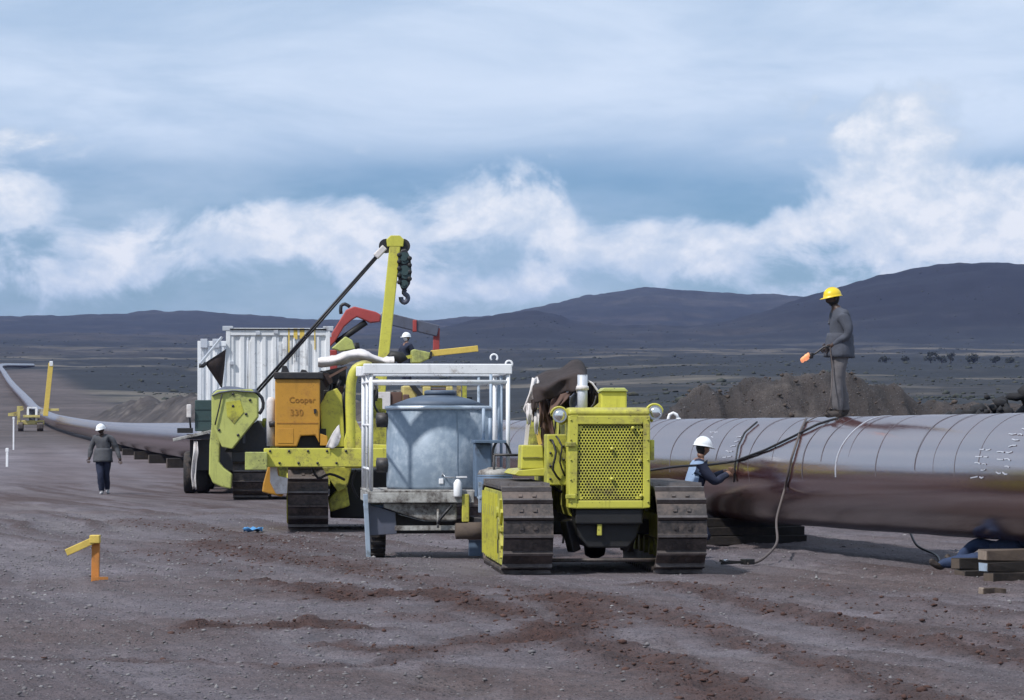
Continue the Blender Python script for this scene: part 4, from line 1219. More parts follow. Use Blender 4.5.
drape(D, [P3([(570, 395), (576, 392), (584, 390)], 1.1), P3([(570, 405), (577, 404), (584, 402)], 1.1), P3([(572, 410), (578, 411), (584, 409)], 1.1)], 'grey_cloth', 'crane_grey', .01, 10, .03, 4)
for k, (pa, pb, ln, mt) in enumerate(((534, 400, 16, 'tarp'), (541, 401, 26, 'tarp_tan'), (550, 399, 14, 'tarp'), (560, 396, 18, 'tarp'), (592, 384, 18, 'tarp'), (598, 392, 14, 'tarp'), (529, 404, 20, 'rag'), (536, 410, 24, 'rag'))):
    drape(D, [[D.P(pa - 3, pb, 1.3), D.P(pa + 4, pb - 1, 1.3)], [D.P(pa - 3 + k % 3, pb + ln * .5, 1.27), D.P(pa + 3, pb + ln * .5, 1.27)], [D.P(pa - 1, pb + ln, 1.3), D.P(pa + 1.5, pb + ln + 1, 1.3)]], 'torn_strip', mt, .008, 6, .02, k)
e1 = [D.P(a, b, 1.25) for a, b in ((586, 380), (592, 383), (600, 394), (604, 402))]
MB().path(e1, .014, 6).build('cord', 'rag', D.o)

# lines, levers and small fittings
def lines(F_, lst, mat, nm='hydraulic_line'):
    for pts, r_ in lst:
        MB().path(catmull([tuple(F_.P(a, b, l)) for a, b, l in pts], lambda y: .06), r_, 7).build(nm, mat, F_.o)
lines(D, [([(552, 440, .66), (556, 452, .6), (553, 470, .62), (560, 480, .66)], .014), ([(556, 436, .66), (562, 446, .58), (560, 462, .6), (565, 476, .66)], .011), ([(547, 470, 1.2), (552, 486, 1.0), (562, 492, .9)], .018)], 'hose')
lines(D, [([(547, 446, 1.9), (549, 425, 1.95), (548, 412, 1.95)], .012), ([(552, 446, 1.9), (555, 428, 1.95), (556, 416, 1.95)], .012), ([(588, 411, .9), (594, 404, .95), (596, 396, 1.0)], .012)], 'steel', 'control_lever')
for k in range(7):
    p = D.P(550.5 + (k % 2) * 13, 440 + k * 6.5, .69); MB().lathe([(.001, -.014), (.014, -.012), (.015, .004)], 8, (p.x, .695, p.z), 'y').build('bolt', 'steel', D.o)
for px in (571, 648):
    for py in (420, 440, 460, 480, 502):
        p = D.P(px, py, .30); MB().lathe([(.001, -.010), (.011, -.009), (.012, .004)], 8, (p.x, .298, p.z), 'y').build('bolt', 'lime_dirty', D.o)

# ------------------------------------------------------------------ tank trailer
YT = 38.95
T = Frame('tank_trailer', (world_at(438, YT), YT, 0), R(6.0), 'two-wheeled trailer with white pipe cage carrying a blue-grey tank', 'trailer')
xl, xr = T.P(371, 490, 0).x, T.P(508, 490, 0).x
zd = T.P(0, 491, 0).z; ztop = T.P(0, 368, 0).z
dep = 1.75
dk = MB(); dk.box(xl - .04, xr + .0, -.02, dep + .05, zd - .03, zd); dk.build('deck', 'white_dirty', T.o, bevel=.008)
fx0, fx1, fz0, fz1 = T.rect(371, 474, 493, 503, 0)
MB().box(fx0 - .04, fx1, -.03, .04, fz0, zd - .03).build('deck_beam', 'white_dirty', T.o, bevel=.01)
MB().box(fx0 - .04, fx0 + .04, .04, dep, fz0, zd - .03).build('deck_beam', 'white_dirty', T.o, bevel=.01)
MB().box(fx1 - .08, fx1, .04, dep, fz0, zd - .03).build('deck_beam', 'white_dirty', T.o, bevel=.01)
sx0, sx1, sz0, sz1 = T.rect(384, 457, 503, 521, 0)
MB().prism([(sx0, sz1), (sx1, sz1), (sx1, sz0 + .0), (sx0 + .55, sz0), (sx0 + .28, sz0 + .08), (sx0, sz1 - .06)], .05, .40).build('storage_box', 'white_dirty', T.o, bevel=.015)
gb = MB(); gb.prism([(sx0 - .05, sz1 - .02), (sx0 + .25, sz0 + .06), (sx0 + .55, sz0 - .02), (sx1, sz0 - .02), (sx1, sz0 - .08), (sx0 - .05, sz0 - .08)], .42, 1.2); gb.build('under_guard', 'steel', T.o)
ax = MB(); a0 = T.P(387, 531, .1); a1 = T.P(482, 531, .1); ax.box(a0.x - .15, a1.x + .1, .52, .66, a0.z - .05, a0.z + .05)
ax.build('axle', 'steel', T.o, bevel=.01)
MB().box(a0.x + .1, a1.x, .02, .08, a0.z + .01, a0.z + .07).build('spray_bar', 'white_dirty', T.o)
# cage
cage = [('corner_post', xl, 0), ('corner_post', xr, 0), ('corner_post', xl, dep), ('corner_post', xr, dep)]
for nm, x, y in cage:
    MB().tube((x, y, zd), (x, y, ztop), .028, n=12).build(nm, 'white', T.o)
for x, y in ((xr - .13, dep * .55), (xl, dep * .5), (xr, dep * .5), (xr - .22, dep)):
    MB().tube((x, y, zd), (x, y, ztop), .020, n=10).build('mid_post', 'white' if x < 0 else 'pale_blue', T.o)
t_0, t_1, tz0, tz1 = T.rect(361, 512, 364, 374, 0)
MB().box(xl - .10, xr + .05, -.05, .03, tz0, tz1).build('roof_beam', 'white', T.o, bevel=.012)
MB().box(xl - .10, xr + .05, dep - .03, dep + .05, tz0, tz1).build('roof_beam', 'white', T.o, bevel=.012)
for x in (xl, xr):
    MB().box(x - .04, x + .04, .03, dep - .03, tz0, tz1 - .003).build('roof_beam', 'white', T.o, bevel=.012)
zb = T.P(0, 381, 0).z
MB().tube((xl, 0, zb), (xr, 0, zb), .026).build('cage_rail', 'white', T.o)
MB().tube((xl, dep, zb), (xr, dep, zb), .026).build('cage_rail', 'white', T.o)
for x in (xl, xr): MB().tube((x, 0, zb), (x, dep, zb), .022).build('cage_rail', 'white', T.o)
for zz in (T.P(0, 425, 0).z, T.P(0, 470, 0).z):
    MB().tube((xl, 0, zz), (xl, dep, zz), .018).build('cage_rail', 'white', T.o)
for px, py in ((494, 361.5), (509, 368)):
    p = T.P(px, py, .3 if px < 500 else 0)
    MB().path([(p.x + .045 * math.cos(a), p.y, p.z + .05 + .045 * math.sin(a)) for a in np.linspace(-.8, math.pi + .8, 14)], .014, 6).build('lifting_eye', 'white', T.o)
# tank
tc = T.P(438.5, 490, .95); tr_ = (T.P(490.5, 450, .95).x - T.P(386.5, 450, .95).x) / 2 ; tzt = T.P(438, 406, .3).z
tk = MB().lathe([(tr_ - .01, zd + .002), (tr_, zd + .04), (tr_, tzt - .04)], 56, (tc.x, .95, 0)).build('tank', 'tank', T.o)
MB().lathe([(tr_ + .001, tzt - .045), (tr_ + .022, tzt - .04), (tr_ + .022, tzt), (tr_ - .01, tzt + .005)], 56, (tc.x, .95, 0)).build('rim', 'rim', tk)
MB().lathe([(tr_ - .012, tzt), (tr_ * .6, tzt + .10), (tr_ * .22, tzt + .16), (.22, tzt + .165)], 56, (tc.x, .95, 0)).build('lid', 'tank_top', tk)
MB().lathe([(.21, tzt + .15), (.21, tzt + .20), (.18, tzt + .215), (.001, tzt + .215)], 28, (tc.x + .02, .95, 0)).build('manhole', 'tank_top', tk)
for k in range(1):
    a = -math.pi / 2 + .28
    MB().box(-.004, .004, -.004, .004, 0, 1).build('weld_seam', 'tank', tk).__setattr__('matrix_local', Matrix.Translation((tc.x + (tr_ + .001) * math.cos(a), .95 + (tr_ + .001) * math.sin(a), zd + .03)) @ Matrix.Diagonal((1, 1, tzt - zd - .1, 1)))
p = T.P(441, 477, .28)
MB().path([(p.x, .30, p.z - .05), (p.x + .02, .24, p.z + .05), (p.x + .05, .22, p.z), (p.x + .3, .20, p.z - .01)], .012, 6).build('drain_tap', 'chrome', tk)
MB().box(p.x - .03, p.x + .03, .24, .32, p.z - .09, p.z - .02).build('valve', 'white', tk, bevel=.008)
mb = MB()
for k in range(2):
    q = T.P(382, 420 + 45 * k, .9); mb.lathe([(.05, -.1), (.10, -.09), (.10, .09), (.05, .1)], 14, (q.x + .02, .9, q.z), 'x')
mb.build('side_fitting', 'steel', tk)
# wheels, mudguards
for px, lab in ((377, 0), (497, 1)):
    wc = T.P(px, 561, .55); wx = wc.x
    wl = MB().lathe([(.14, -.09), (.24, -.105), (.285, -.09), (.30, -.05), (.30, .05), (.285, .09), (.24, .105), (.14, .09)], 32, (wx, .60, .292), 'x').build('wheel', 'rubber', T.o)
    MB().lathe([(.02, -.06), (.14, -.08), (.15, .08), (.02, .06)], 20, (wx, .60, .292), 'x', False).build('rim', 'pale_blue', wl)
    for k in range(20):
        a = 2 * math.pi * k / 20
        MB().box(-.10, .10, -.018, .018, -.010, .012).build('tread_block', 'rubber', wl).__setattr__('matrix_local', Matrix.Translation((wx, .60 + .303 * math.cos(a), .292 + .303 * math.sin(a))) @ Matrix.Rotation(a - math.pi / 2, 4, 'X'))
m0, m1, mz0, mz1 = T.rect(364, 396, 505, 536, 0)
MB().prism([(m0 + .04, mz1 + .02), (m1, mz1 - .1), (m1 + .02, mz0 + .02), (m0 + .04, mz0)], .10, .16).build('mudguard', 'crane_grey', T.o, bevel=.008)
MB().box(m0 + .04, m1 - .05, .16, .95, mz1 - .04, mz1 + .0).build('mudguard', 'blue_steel', T.o, bevel=.008)
MB().beam((m0 + .02, .03, zd - .05), (m0 + .06, .03, .02), .06, .05, (0, 1, 0)).build('support_leg', 'pale_blue', T.o, bevel=.006)
# right-hand gear: shelf, cabinet, pump drum, legs, hose
h0, h1, hz0, hz1 = T.rect(473, 503, 440, 443, .0)
sh = MB().box(h0, h1 + .02, -.25, .25, hz0, hz1).build('shelf', 'blue_steel', T.o, bevel=.005)
c0, c1, cz0, cz1 = T.rect(475, 491, 443, 497, -.1)
MB().box(c0, c1, -.15, .2, cz0, hz0 - .002).build('cabinet', 'blue_steel', T.o, bevel=.015)
dr = T.P(494, 480, -.2); dd = MB().lathe([(.21, dr.z - .22), (.23, dr.z - .2), (.23, dr.z + .06), (.20, dr.z + .12), (.10, dr.z + .15), (.001, dr.z + .16)], 26, (dr.x, -.30, 0)).build('pump_drum', 'blue_steel', T.o)
MB().lathe([(.232, dr.z + .05), (.205, dr.z + .125), (.10, dr.z + .155), (.09, dr.z + .165), (.001, dr.z + .17)], 26, (dr.x, -.30, 0)).build('splashed_lid', 'white_dirty', dd)
for px in (480, 508):
    q = T.P(px, 500, -.35); z2 = T.P(0, 514 if px < 500 else 500, -.35).z
    MB().beam((q.x, -.42, dr.z - .02), (q.x, -.42, z2), .055, .04, (0, 1, 0)).build('stand_leg', 'pale_blue', T.o, bevel=.006)
MB().box(T.P(478, 0, -.3).x, T.P(512, 0, -.3).x, -.45, -.15, dr.z - .24, dr.z - .2).build('stand_plate', 'pale_blue', T.o, bevel=.006)
hp_ = [T.P(a, b, -.2) for a, b in ((493, 462), (493, 450), (497, 442), (503, 441), (508, 447), (511, 455))]
MB().path(catmull([tuple(p) for p in hp_], lambda y: .03), .016, 8).build('hose_loop', 'hose', T.o)
fr = MB()
for (xa, ya, xb, yb) in ((494, 455, 494, 512), (494, 455, 522, 455), (494, 478, 512, 480)):
    fr.tube(T.P(xa, ya, -.45), T.P(xb, yb, -.45), .017, n=8)
fr.build('pipe_frame', 'steel', T.o)
for px, py0, py1 in ((483.5, 408, 440), (490, 418, 440), (499, 385, 440)):
    MB().tube(T.P(px, py0, .15), T.P(px, py1, .15), .022, n=10).build('riser', 'pale_blue', T.o)
q = T.P(457.5, 497, -.02); q2 = T.P(457.5, 480, -.02)
gc = MB().lathe([(.05, q.z), (.055, q.z + .02), (.055, q2.z - .04), (.03, q2.z), (.018, q2.z + .01)], 16, (q.x, -.06, 0)).build('gas_bottle', 'white', T.o)
MB().box(q.x - .02, q.x + .12, -.075, -.05, q2.z + .03, q2.z + .05).build('valve_handle', 'white', gc)
MB().tube((q.x, -.06, q2.z), (q.x, -.06, q2.z + .04), .012, n=8).build('valve_stem', 'chrome', gc)
yx0, yx1, yz0, yz1 = T.rect(462, 469, 494, 522, -.03)
MB().box(yx0, yx1, -.06, .02, yz0, yz1).build('jack_handle', 'lime', T.o, bevel=.01)
k0 = T.P(455, 531, -.1); k1 = T.P(486, 531, -.1)
MB().lathe([(.06, k0.x), (.105, k0.x + .01), (.105, k0.x + .16), (.115, k0.x + .17), (.115, k1.x - .02), (.08, k1.x)], 22, (0, -.12, k0.z), 'x').build('roller_drum', 'wood', T.o)
l0, l1, lz0, lz1 = T.rect(469, 487, 540, 556, .1)
MB().box(l0, l1, .10, .16, lz0, lz1).build('mud_flap', 'blue_steel', T.o, bevel=.006)
MB().path([T.P(a, b, -.04) for a, b in ((452, 505), (446, 512), (440, 519), (438, 524))], .02, 8).build('drain_hose', 'hose', T.o)
MB().tube(T.P(438, 509, -.03), T.P(438, 528, -.03), .016, n=8).build('drop_pipe', 'white_dirty', T.o)
hk = MB(); hk.beam((xr - .5, .1, .5), (xr + .35, -.55, .42), .10, .10); hk.build('drawbar', 'steel', T.o, bevel=.01)
q0 = T.P(393, 492, .95)
# ------------------------------------------------------------------ welding crawler with orange power unit
YB = 49.1
B = Frame('welding_tractor', (world_at(386, YB), YB, 0), R(3.5), 'lime crawler carrying an orange power unit and white canvas roll', 'tractor')
wb = .66
track(B, B.P(308, 532, 0).x, 0, 3.6, .62, wb, -1, nsh=38)
track(B, B.P(462, 532, 0).x, 0, 3.6, .62, wb, 1, nsh=38)
xo = B.P(308, 532, 0).x - wb / 2 - .012
MB().prism([(.62 + .5 * math.cos(a), .62 + .5 * math.sin(a)) for a in np.linspace(math.pi / 2, 3 * math.pi / 2, 12)] + [(3.0, .12), (3.4, .5), (3.0, 1.12)], xo - .01, xo + .01, 'yz').build('side_cover', 'lime', B.o)
bx0, bx1, bz0, bz1 = B.rect(264, 440, 448, 467, -.25)
MB().box(bx0, bx1, -.45, -.2, bz0, bz1).build('cross_beam', 'lime', B.o, bevel=.015)
px0, px1, pz0, pz1 = B.rect(245, 266, 452, 470, -.6)
MB().box(px0, px1 + .02, -.62, -.46, pz0, pz1).build('beam_end', 'lime_pale', B.o, bevel=.012)
ox0, ox1, oz0, oz1 = B.rect(275, 320, 379, 447, -.1)
MB().box(ox0 + .06, ox1 + .1, .05, .6, oz0 - .02, oz0 + .3).build('notch_shade_plate', 'black', B.o)  # black plate added behind the notch to paint its shade
nt0 = B.P(297, 0, -.1).x; nz = B.P(0, 436, -.1).z
MB().prism([(ox0, oz0 + .005), (nt0, oz0 + .005), (nt0 + .06, nz), (ox1 - .08, nz + .01), (ox1 - .01, oz0 + .06), (ox1 - .01, oz0 + .25), (ox1, oz0 + .4), (ox1, oz1), (ox0, oz1)], -.10, 1.0).build('power_unit', 'orange', B.o, bevel=.02)
MB().prism([(ox1 + .002, oz0 + .02), (ox1 + .13, oz0 + .02), (ox1 + .12, oz0 + .18), (ox1 + .002, oz0 + .22)], -.08, .3).build('unit_foot', 'orange', B.o, bevel=.01)
MB().box(ox0 - .02, ox1 + .05, -.14, 1.04, oz1, oz1 + .11).build('unit_lid', 'steel', B.o, bevel=.015)
for px, py in ((285, 366), (304, 370), (323, 371)):
    p = B.P(px, py, .2); MB().prism([(p.x - .07, oz1 + .10), (p.x + .08, oz1 + .10), (p.x + .03, p.z), (p.x - .04, p.z + .01)], .15, .25).build('lifting_lug', 'steel', B.o, bevel=.01)
sm = MB().box(ox0 + .03, ox1 - .03, -.107, -.10, oz0 + .38, oz0 + .395).build('panel_seam', 'letter', B.o)
def text_part(F, txt, x, y, z, size, mat):
    cu_ = bpy.data.curves.new('lettering', 'FONT'); cu_.body = txt; cu_.size = size; cu_.extrude = .002
    to = bpy.data.objects.new('tmp', cu_); COL.objects.link(to)
    bpy.context.view_layer.update()
    me = bpy.data.meshes.new_from_object(to.evaluated_get(bpy.context.evaluated_depsgraph_get()))
    bpy.data.objects.remove(to)
    me.materials.clear(); me.materials.append(M[mat])
    o = bpy.data.objects.new('lettering', me); COL.objects.link(o); o.parent = F.o
    o.location = (x, y, z); o.rotation_euler = (R(90), 0, 0)
    return o
p = B.P(289, 402.5, -.1); text_part(B, 'Cooper', p.x, -.106, p.z, .135, 'letter')
p = B.P(290, 415.5, -.1); text_part(B, '330', p.x, -.106, p.z, .145, 'letter')
# filter tank left of the power unit, hydraulic arm
c = B.P(271, 440, .1); c2 = B.P(271, 400, .1)
MB().lathe([(.07, c.z - .1), (.075, c2.z - .02), (.05, c2.z + .04), (.001, c2.z + .05)], 18, (c.x, .1, 0)).build('filter_tank', 'rag', B.o)
MB().tube((c.x - .03, -.02, c2.z - .4), (c.x + .1, -.02, c2.z - .38), .05).build('filter_clamp', 'steel', B.o)
MB().prism(B.poly([(268, 466), (278, 468), (280, 480), (286, 490), (282, 497), (262, 492), (263, 484)], -.1), -.12, .1).build('arm_bracket', 'orange', B.o, bevel=.02)
MB().prism(B.poly([(270, 460), (276, 460), (278, 476), (288, 478), (287, 494), (276, 494), (270, 482)], -.3), -.32, -.2).build('hydraulic_bracket', 'rag', B.o, bevel=.02)
MB().prism(B.poly([(322, 447), (320, 405), (327, 392), (337, 388), (342, 395), (345, 447)], .2), .18, .30).build('shield_plate', 'lime', B.o, bevel=.015)
hoopc = [(351, 462), (351, 430), (350.5, 395), (352, 378), (356, 369), (363, 365.5), (368, 366), (370.5, 371)]
MB().path(catmull([tuple(B.P(a, b, -.15)) for a, b in hoopc], lambda y: .08), [.085] * len(catmull([tuple(B.P(a, b, -.15)) for a, b in hoopc], lambda y: .08)), 14).build('roll_hoop', 'lime', B.o)
MB().prism(B.poly([(345, 468), (344, 440), (348, 425), (356, 420), (368, 444), (430, 446), (430, 466)], -.1), -.2, -.02).build('hoop_base', 'lime', B.o, bevel=.015)
MB().prism(B.poly([(362, 412), (372, 408), (432, 412), (432, 447), (362, 447)], 1.2), 1.2, 2.6).build('engine_housing', 'lime_dirty', B.o, bevel=.03)
MB().prism(B.poly([(318, 372), (346, 366), (346, 448), (318, 448)], 1.4), 1.4, 2.4).build('dark_interior_block', 'black', B.o)  # black block painted as the shaded interior between unit and hoop
MB().tube(B.P(367, 376, .3), B.P(367, 402, .3), .065).build('lift_cylinder', 'rag', B.o)
MB().tube(B.P(367, 402, .3), B.P(367, 420, .3), .04).build('lift_rod', 'chrome', B.o)
MB().prism(B.poly([(322, 467), (352, 467), (348, 484), (345, 489), (338, 492), (330, 480)], .1), .1, .8).build('belly_plate', 'lime_dirty', B.o, bevel=.015)
MB().prism(B.poly([(328, 500), (337, 490), (347, 486), (350, 506), (330, 512)], .3), .3, 2.9).build('final_drive', 'lime_dirty', B.o, bevel=.03)
MB().prism(B.poly([(330, 470), (435, 470), (435, 520), (330, 518)], 1.0), 1.0, 3.0).build('hull', 'black', B.o, bevel=.03)
MB().path([B.P(a, b, -.05) for a, b in ((362, 467), (363, 490), (364, 505))], .012, 6).build('chain', 'steel', B.o)
drape(B, [[B.P(a, b, -.5) for a, b in ((326, 447), (333, 432), (339, 425))], [B.P(a, b, -.5) for a, b in ((331, 449), (338, 445), (341, 436))]], 'rag', 'rag', .01, 8, .02, 6)
lines(B, [([(325, 372, 1.2), (331, 385, 1.1), (328, 400, 1.1), (335, 412, 1.2)], .03), ([(346, 385, .6), (343, 400, .5), (346, 420, .5), (342, 440, .5)], .028), ([(340, 380, .8), (336, 390, .8), (334, 404, .9)], .03),
          ([(371, 378, .3), (377, 390, .2), (374, 404, .2), (380, 415, .2)], .02), ([(312, 467, -.1), (318, 478, -.1), (330, 474, 0), (345, 480, 0)], .022), ([(356, 470, -.1), (352, 484, -.1), (358, 498, 0)], .02)], 'hose')
for px, py, mt in ((334, 378, 'steel'), (341, 392, 'tarp_tan'), (329, 396, 'steel'), (373, 396, 'steel'), (377, 404, 'lime_dirty'), (373, 384, 'rag')):
    p = B.P(px, py, 1.25); MB().box(p.x - .09, p.x + .09, 1.2, 1.38, p.z - .10, p.z + .10).build('valve_block', mt, B.o, bevel=.015)
for k in range(9):
    p = B.P(270 + k * 9.5, 451 + (k % 2) * 12, -.46); MB().lathe([(.001, -.02), (.02, -.016), (.022, .004)], 8, (p.x, -.45, p.z), 'y').build('bolt', 'steel', B.o)
MB().box(ox0 + .05, ox0 + .3, -.108, -.10, oz0 + .06, oz0 + .3).build('access_door', 'orange', B.o, bevel=.004)
MB().box(ox1 - .10, ox1 - .06, -.125, -.10, oz0 + .55, oz0 + .62).build('latch', 'steel', B.o)
# white canvas roll on top
gr = []
for i in range(22):
    t = i / 21
    cxp = B.P(318 + 76 * t, 362 - 5 * math.sin(t * 3.0) + 2 * math.sin(t * 9), 1.0)
    rad = .08 + .075 * math.sin(math.pi * min(1, t * 1.1 + .08)) ** .6 * (1 + .18 * math.sin(t * 23) + .12 * math.sin(t * 41)) if t < .88 else .13
    gr.append([Vector((cxp.x, 1.0 + .9 * rad * 2.2 * math.cos(a), cxp.z + rad * .62 * math.sin(a) * (1 + .16 * math.sin(a * 3 + i * .8) + .08 * math.sin(a * 7 - i * 1.3)))) for a in np.linspace(0, 2 * math.pi, 18)])
MB().sheet(gr).build('canvas_roll', 'rag', B.o)
MB().beam(B.P(329, 377, .4), B.P(347, 367, .4), .04, .04).build('roof_strut', 'tarp_tan', B.o)
MB().prism(B.poly([(323, 372), (330, 374), (333, 382), (326, 388), (322, 380)], .6), .5, 1.0).build('roof_strap', 'tarp', B.o)

# ------------------------------------------------------------------ tall crawler behind the trailer, with the masked worker
YF = 63.5
Fm = Frame('side_boom_crawler', (world_at(432, YF), YF, 0), R(5), 'faded yellow crawler with brown radiator half hidden behind the tank trailer', 'tractor')
track(Fm, -1.0, 0, 3.7, .60, .6, -1, nsh=36)
track(Fm, 1.0, 0, 3.7, .60, .6, 1, nsh=36)
z = lambda py: Fm.P(0, py, .3).z
xx = lambda px: Fm.P(px, 400, .3).x
MB().box(xx(430), xx(447), .30, .4, 1.0, z(388)).build('radiator', 'tarp_tan', Fm.o)
for a, b in ((423, 431), (446, 453)):
    MB().box(xx(a), xx(b) - .004, .25, .5, 1.0, z(386)).build('radiator_post', 'yellow', Fm.o, bevel=.02)
MB().box(xx(424), xx(452), .27, 1.6, z(386), z(383)).build('bonnet', 'yellow', Fm.o, bevel=.02)
MB().box(xx(403), xx(417), .4, 1.2, z(402), z(385)).build('winch_housing', 'yellow', Fm.o, bevel=.03)
MB().beam(Fm.P(411, 384, .3), Fm.P(421, 396, .3), .12, .10).build('brake_arm', 'black', Fm.o)
MB().box(xx(403), xx(409), .2, .39, z(404), z(394)).build('winch_plate', 'tarp_tan', Fm.o, bevel=.02)
for px, mt in ((459.5, 'yellow'), (465, 'lime_dirty')):
    MB().box(xx(px) - .04, xx(px) + .05, .5, .6, .9, z(383)).build('frame_post', mt, Fm.o)
MB().box(-1.3, 1.3, .5, 3.4, .95, 1.35).build('hull', 'lime_dirty', Fm.o, bevel=.05)
MB().box(-.9, .95, .7, 3.3, 1.35, 2.30).build('engine_housing', 'yellow', Fm.o, bevel=.05)
MB().box(-.95, .9, .65, 3.3, 2.31, 2.36).build('platform', 'steel', Fm.o)
fx = MB().prism(Fm.poly([(412, 363), (412, 350), (414, 349), (431, 352.5), (429, 359), (420, 363)], .9), .9, 1.6).build('fuel_tank', 'lime_pale', Fm.o, bevel=.03)
MB().prism(Fm.poly([(400, 357), (412, 354.5), (412, 358), (400, 360)], .9), .92, 1.0).build('control_lever', 'lime', Fm.o)
MB().prism(Fm.poly([(430, 352), (432, 351), (432, 358), (430, 359)], .9), .9, 1.4).build('tank_end', 'black', Fm.o)
MB().beam(Fm.P(431, 353.5, 1.1), Fm.P(478, 348.5, 1.1), .09, .13).build('side_pole', 'stake_yellow', Fm.o, bevel=.01)
MB().path([Fm.P(a, b, .8) for a, b in ((390, 361), (393, 356), (400, 357), (403, 362))], .13, 10).build('seat_back', 'black', Fm.o)
cb0, cb1, cbz0, cbz1 = Fm.rect(378, 402, 392, 412, .5)
MB().box(cb0, cb0 + .26, .4, .9, cbz0, cbz1).build('side_locker', 'rag', Fm.o, bevel=.01)
MB().box(cb0 + .28, cb1, .45, .9, cbz0, cbz1).build('side_locker', 'tarp_tan', Fm.o, bevel=.01)

# ------------------------------------------------------------------ pipelayer with raised boom
YA = 70.8
A = Frame('pipelayer', (world_at(306, YA), YA, 0), R(3), 'pipelayer crawler with raised lime boom, hook block and pale lime counterweight', 'pipelayer')
track(A, A.P(250, 500, 0).x, 0, 3.9, .56, .82, -1, 'steel', 'steel', nsh=38)
track(A, A.P(362, 500, 0).x, 0, 3.9, .56, .82, 1, 'steel', 'steel', nsh=38)
cw = MB().prism(A.poly([(211.5, 395), (217, 390), (252, 389), (257.5, 396), (257.5, 417), (232, 449), (222, 447), (211.5, 424)], -.5), -.5, .45).build('counterweight', 'lime_pale', A.o, bevel=.02)
for px, py in ((233, 394), (250, 400), (219, 438 - 8), (246, 414), (238, 437 - 2), (233, 406)):
    p = A.P(px, py, -.52); MB().lathe([(.001, -.02), (.03, -.016), (.034, .02), (.001, .03)], 12, (p.x, -.51, p.z), 'y').build('bolt', 'steel', cw)
MB().prism(A.poly([(226, 402), (240, 400), (244, 412), (234, 424), (227, 416)], -.505), -.515, -.50).build('worn_plate', 'lime_dirty', cw, bevel=.004)
MB().path(catmull([tuple(A.P(a, b, -.55)) for a, b in ((222, 394), (219, 408), (215, 425))], lambda y: .2), .018, 6).build('cable', 'hose', cw)
MB().path(catmull([tuple(A.P(a, b, -.45)) for a, b in ((256, 392), (262, 398), (263, 408), (259, 414))], lambda y: .2), .04, 8).build('hose', 'hose', cw)
drape(A, [[A.P(a, b, -.55) for a, b in ((212, 396), (220, 392), (240, 391), (257, 392))], [A.P(a, b, -.1) for a, b in ((214, 391), (224, 387), (240, 388), (256, 390))], [A.P(a, b, .45) for a, b in ((216, 391), (226, 388), (242, 389), (256, 391))]], 'cover_sheet', 'crane_grey', .02, 12, .02, 3)
MB().prism(A.poly([(212, 420), (222, 432), (220, 445), (219, 462), (224, 468), (232, 474), (231, 489), (222, 487), (213, 483), (209, 474), (209.5, 445)], -.3), -.35, .1).build('counterweight_arm', 'lime_pale', A.o, bevel=.03)
MB().prism(A.poly([(224, 452), (232, 440), (258, 420), (272, 440), (268, 453)], .2), .2, 3.0).build('winch_frame', 'steel', A.o, bevel=.02)
MB().lathe([(.05, -.3), (.42, -.3), (.42, -.24), (.25, -.22), (.25, .22), (.42, .24), (.42, .3), (.05, .3)], 24, (A.P(256, 440, .6).x, .6, A.P(256, 438, .6).z), 'x', False).build('winch_drum', 'crane_grey', A.o)
MB().prism(A.poly([(232, 452), (270, 452), (270, 462), (232, 462)], .1), -.05, 3.6).build('fender', 'steel', A.o, bevel=.02)
MB().prism(A.poly([(262, 418), (350, 418), (352, 470), (340, 486), (285, 486), (262, 470)], .6), .6, 3.6).build('hull', 'lime_dirty', A.o, bevel=.05)
MB().prism(A.poly([(285, 395), (335, 395), (335, 420), (285, 420)], 1.0), 1.0, 3.3).build('engine_housing', 'lime_dirty', A.o, bevel=.05)
# boom: two legs joining at the head
bt = A.P(395.5, 241, .3)
bl = MB()
f1 = A.P(371, 478, -.1); f2 = Vector((f1.x, f1.y + 1.5, f1.z))
for f in (f1, f2):
    bl.beam(f, bt + Vector((0, (f.y - .6) * .12, 0)), .26, .30, (0, 1, 0))
bl.beam(f1.lerp(bt, .45), f2.lerp(bt, .45), .14, .14)
bm_ = bl.build('boom', 'lime', A.o, bevel=.02)
MB().prism([(bt.x - .20, bt.z - .15), (bt.x + .18, bt.z - .15), (bt.x + .20, bt.z + .02), (bt.x + .10, bt.z + .12), (bt.x - .12, bt.z + .12), (bt.x - .22, bt.z + .02)], bt.y - .25, bt.y + .25).build('boom_head', 'lime', bm_, bevel=.02)
for t in (.15, .3, .42, .55, .68, .8, .9):
    c = f1.lerp(bt, t); MB().box(c.x - .05, c.x + .03, c.y - .16, c.y - .125, c.z - .06, c.z + .06).build('wear_patch', 'black', bm_)
for sx, (px, py) in ((-1, (386, 246)), (1, (403, 246))):
    c = A.P(px, py, .2); MB().lathe([(.03, -.06), (.17, -.06), (.15, 0), (.17, .06), (.03, .06)], 20, tuple(c), 'y', False).build('sheave', 'steel', bm_)
sb = A.P(379, 254, .2); MB().beam(A.P(385, 247, .2), A.P(375.5, 257, .2), .16, .16).build('rope_block', 'rag', bm_, bevel=.03)
for k in (0, 1):
    MB().tube(A.P(377 + k * 1.6, 255 + k * .8, .2), A.P(256 + k * 2.6, 391 + k * 1.0, .3), .028, n=8).build('luffing_rope', 'hose', A.o)
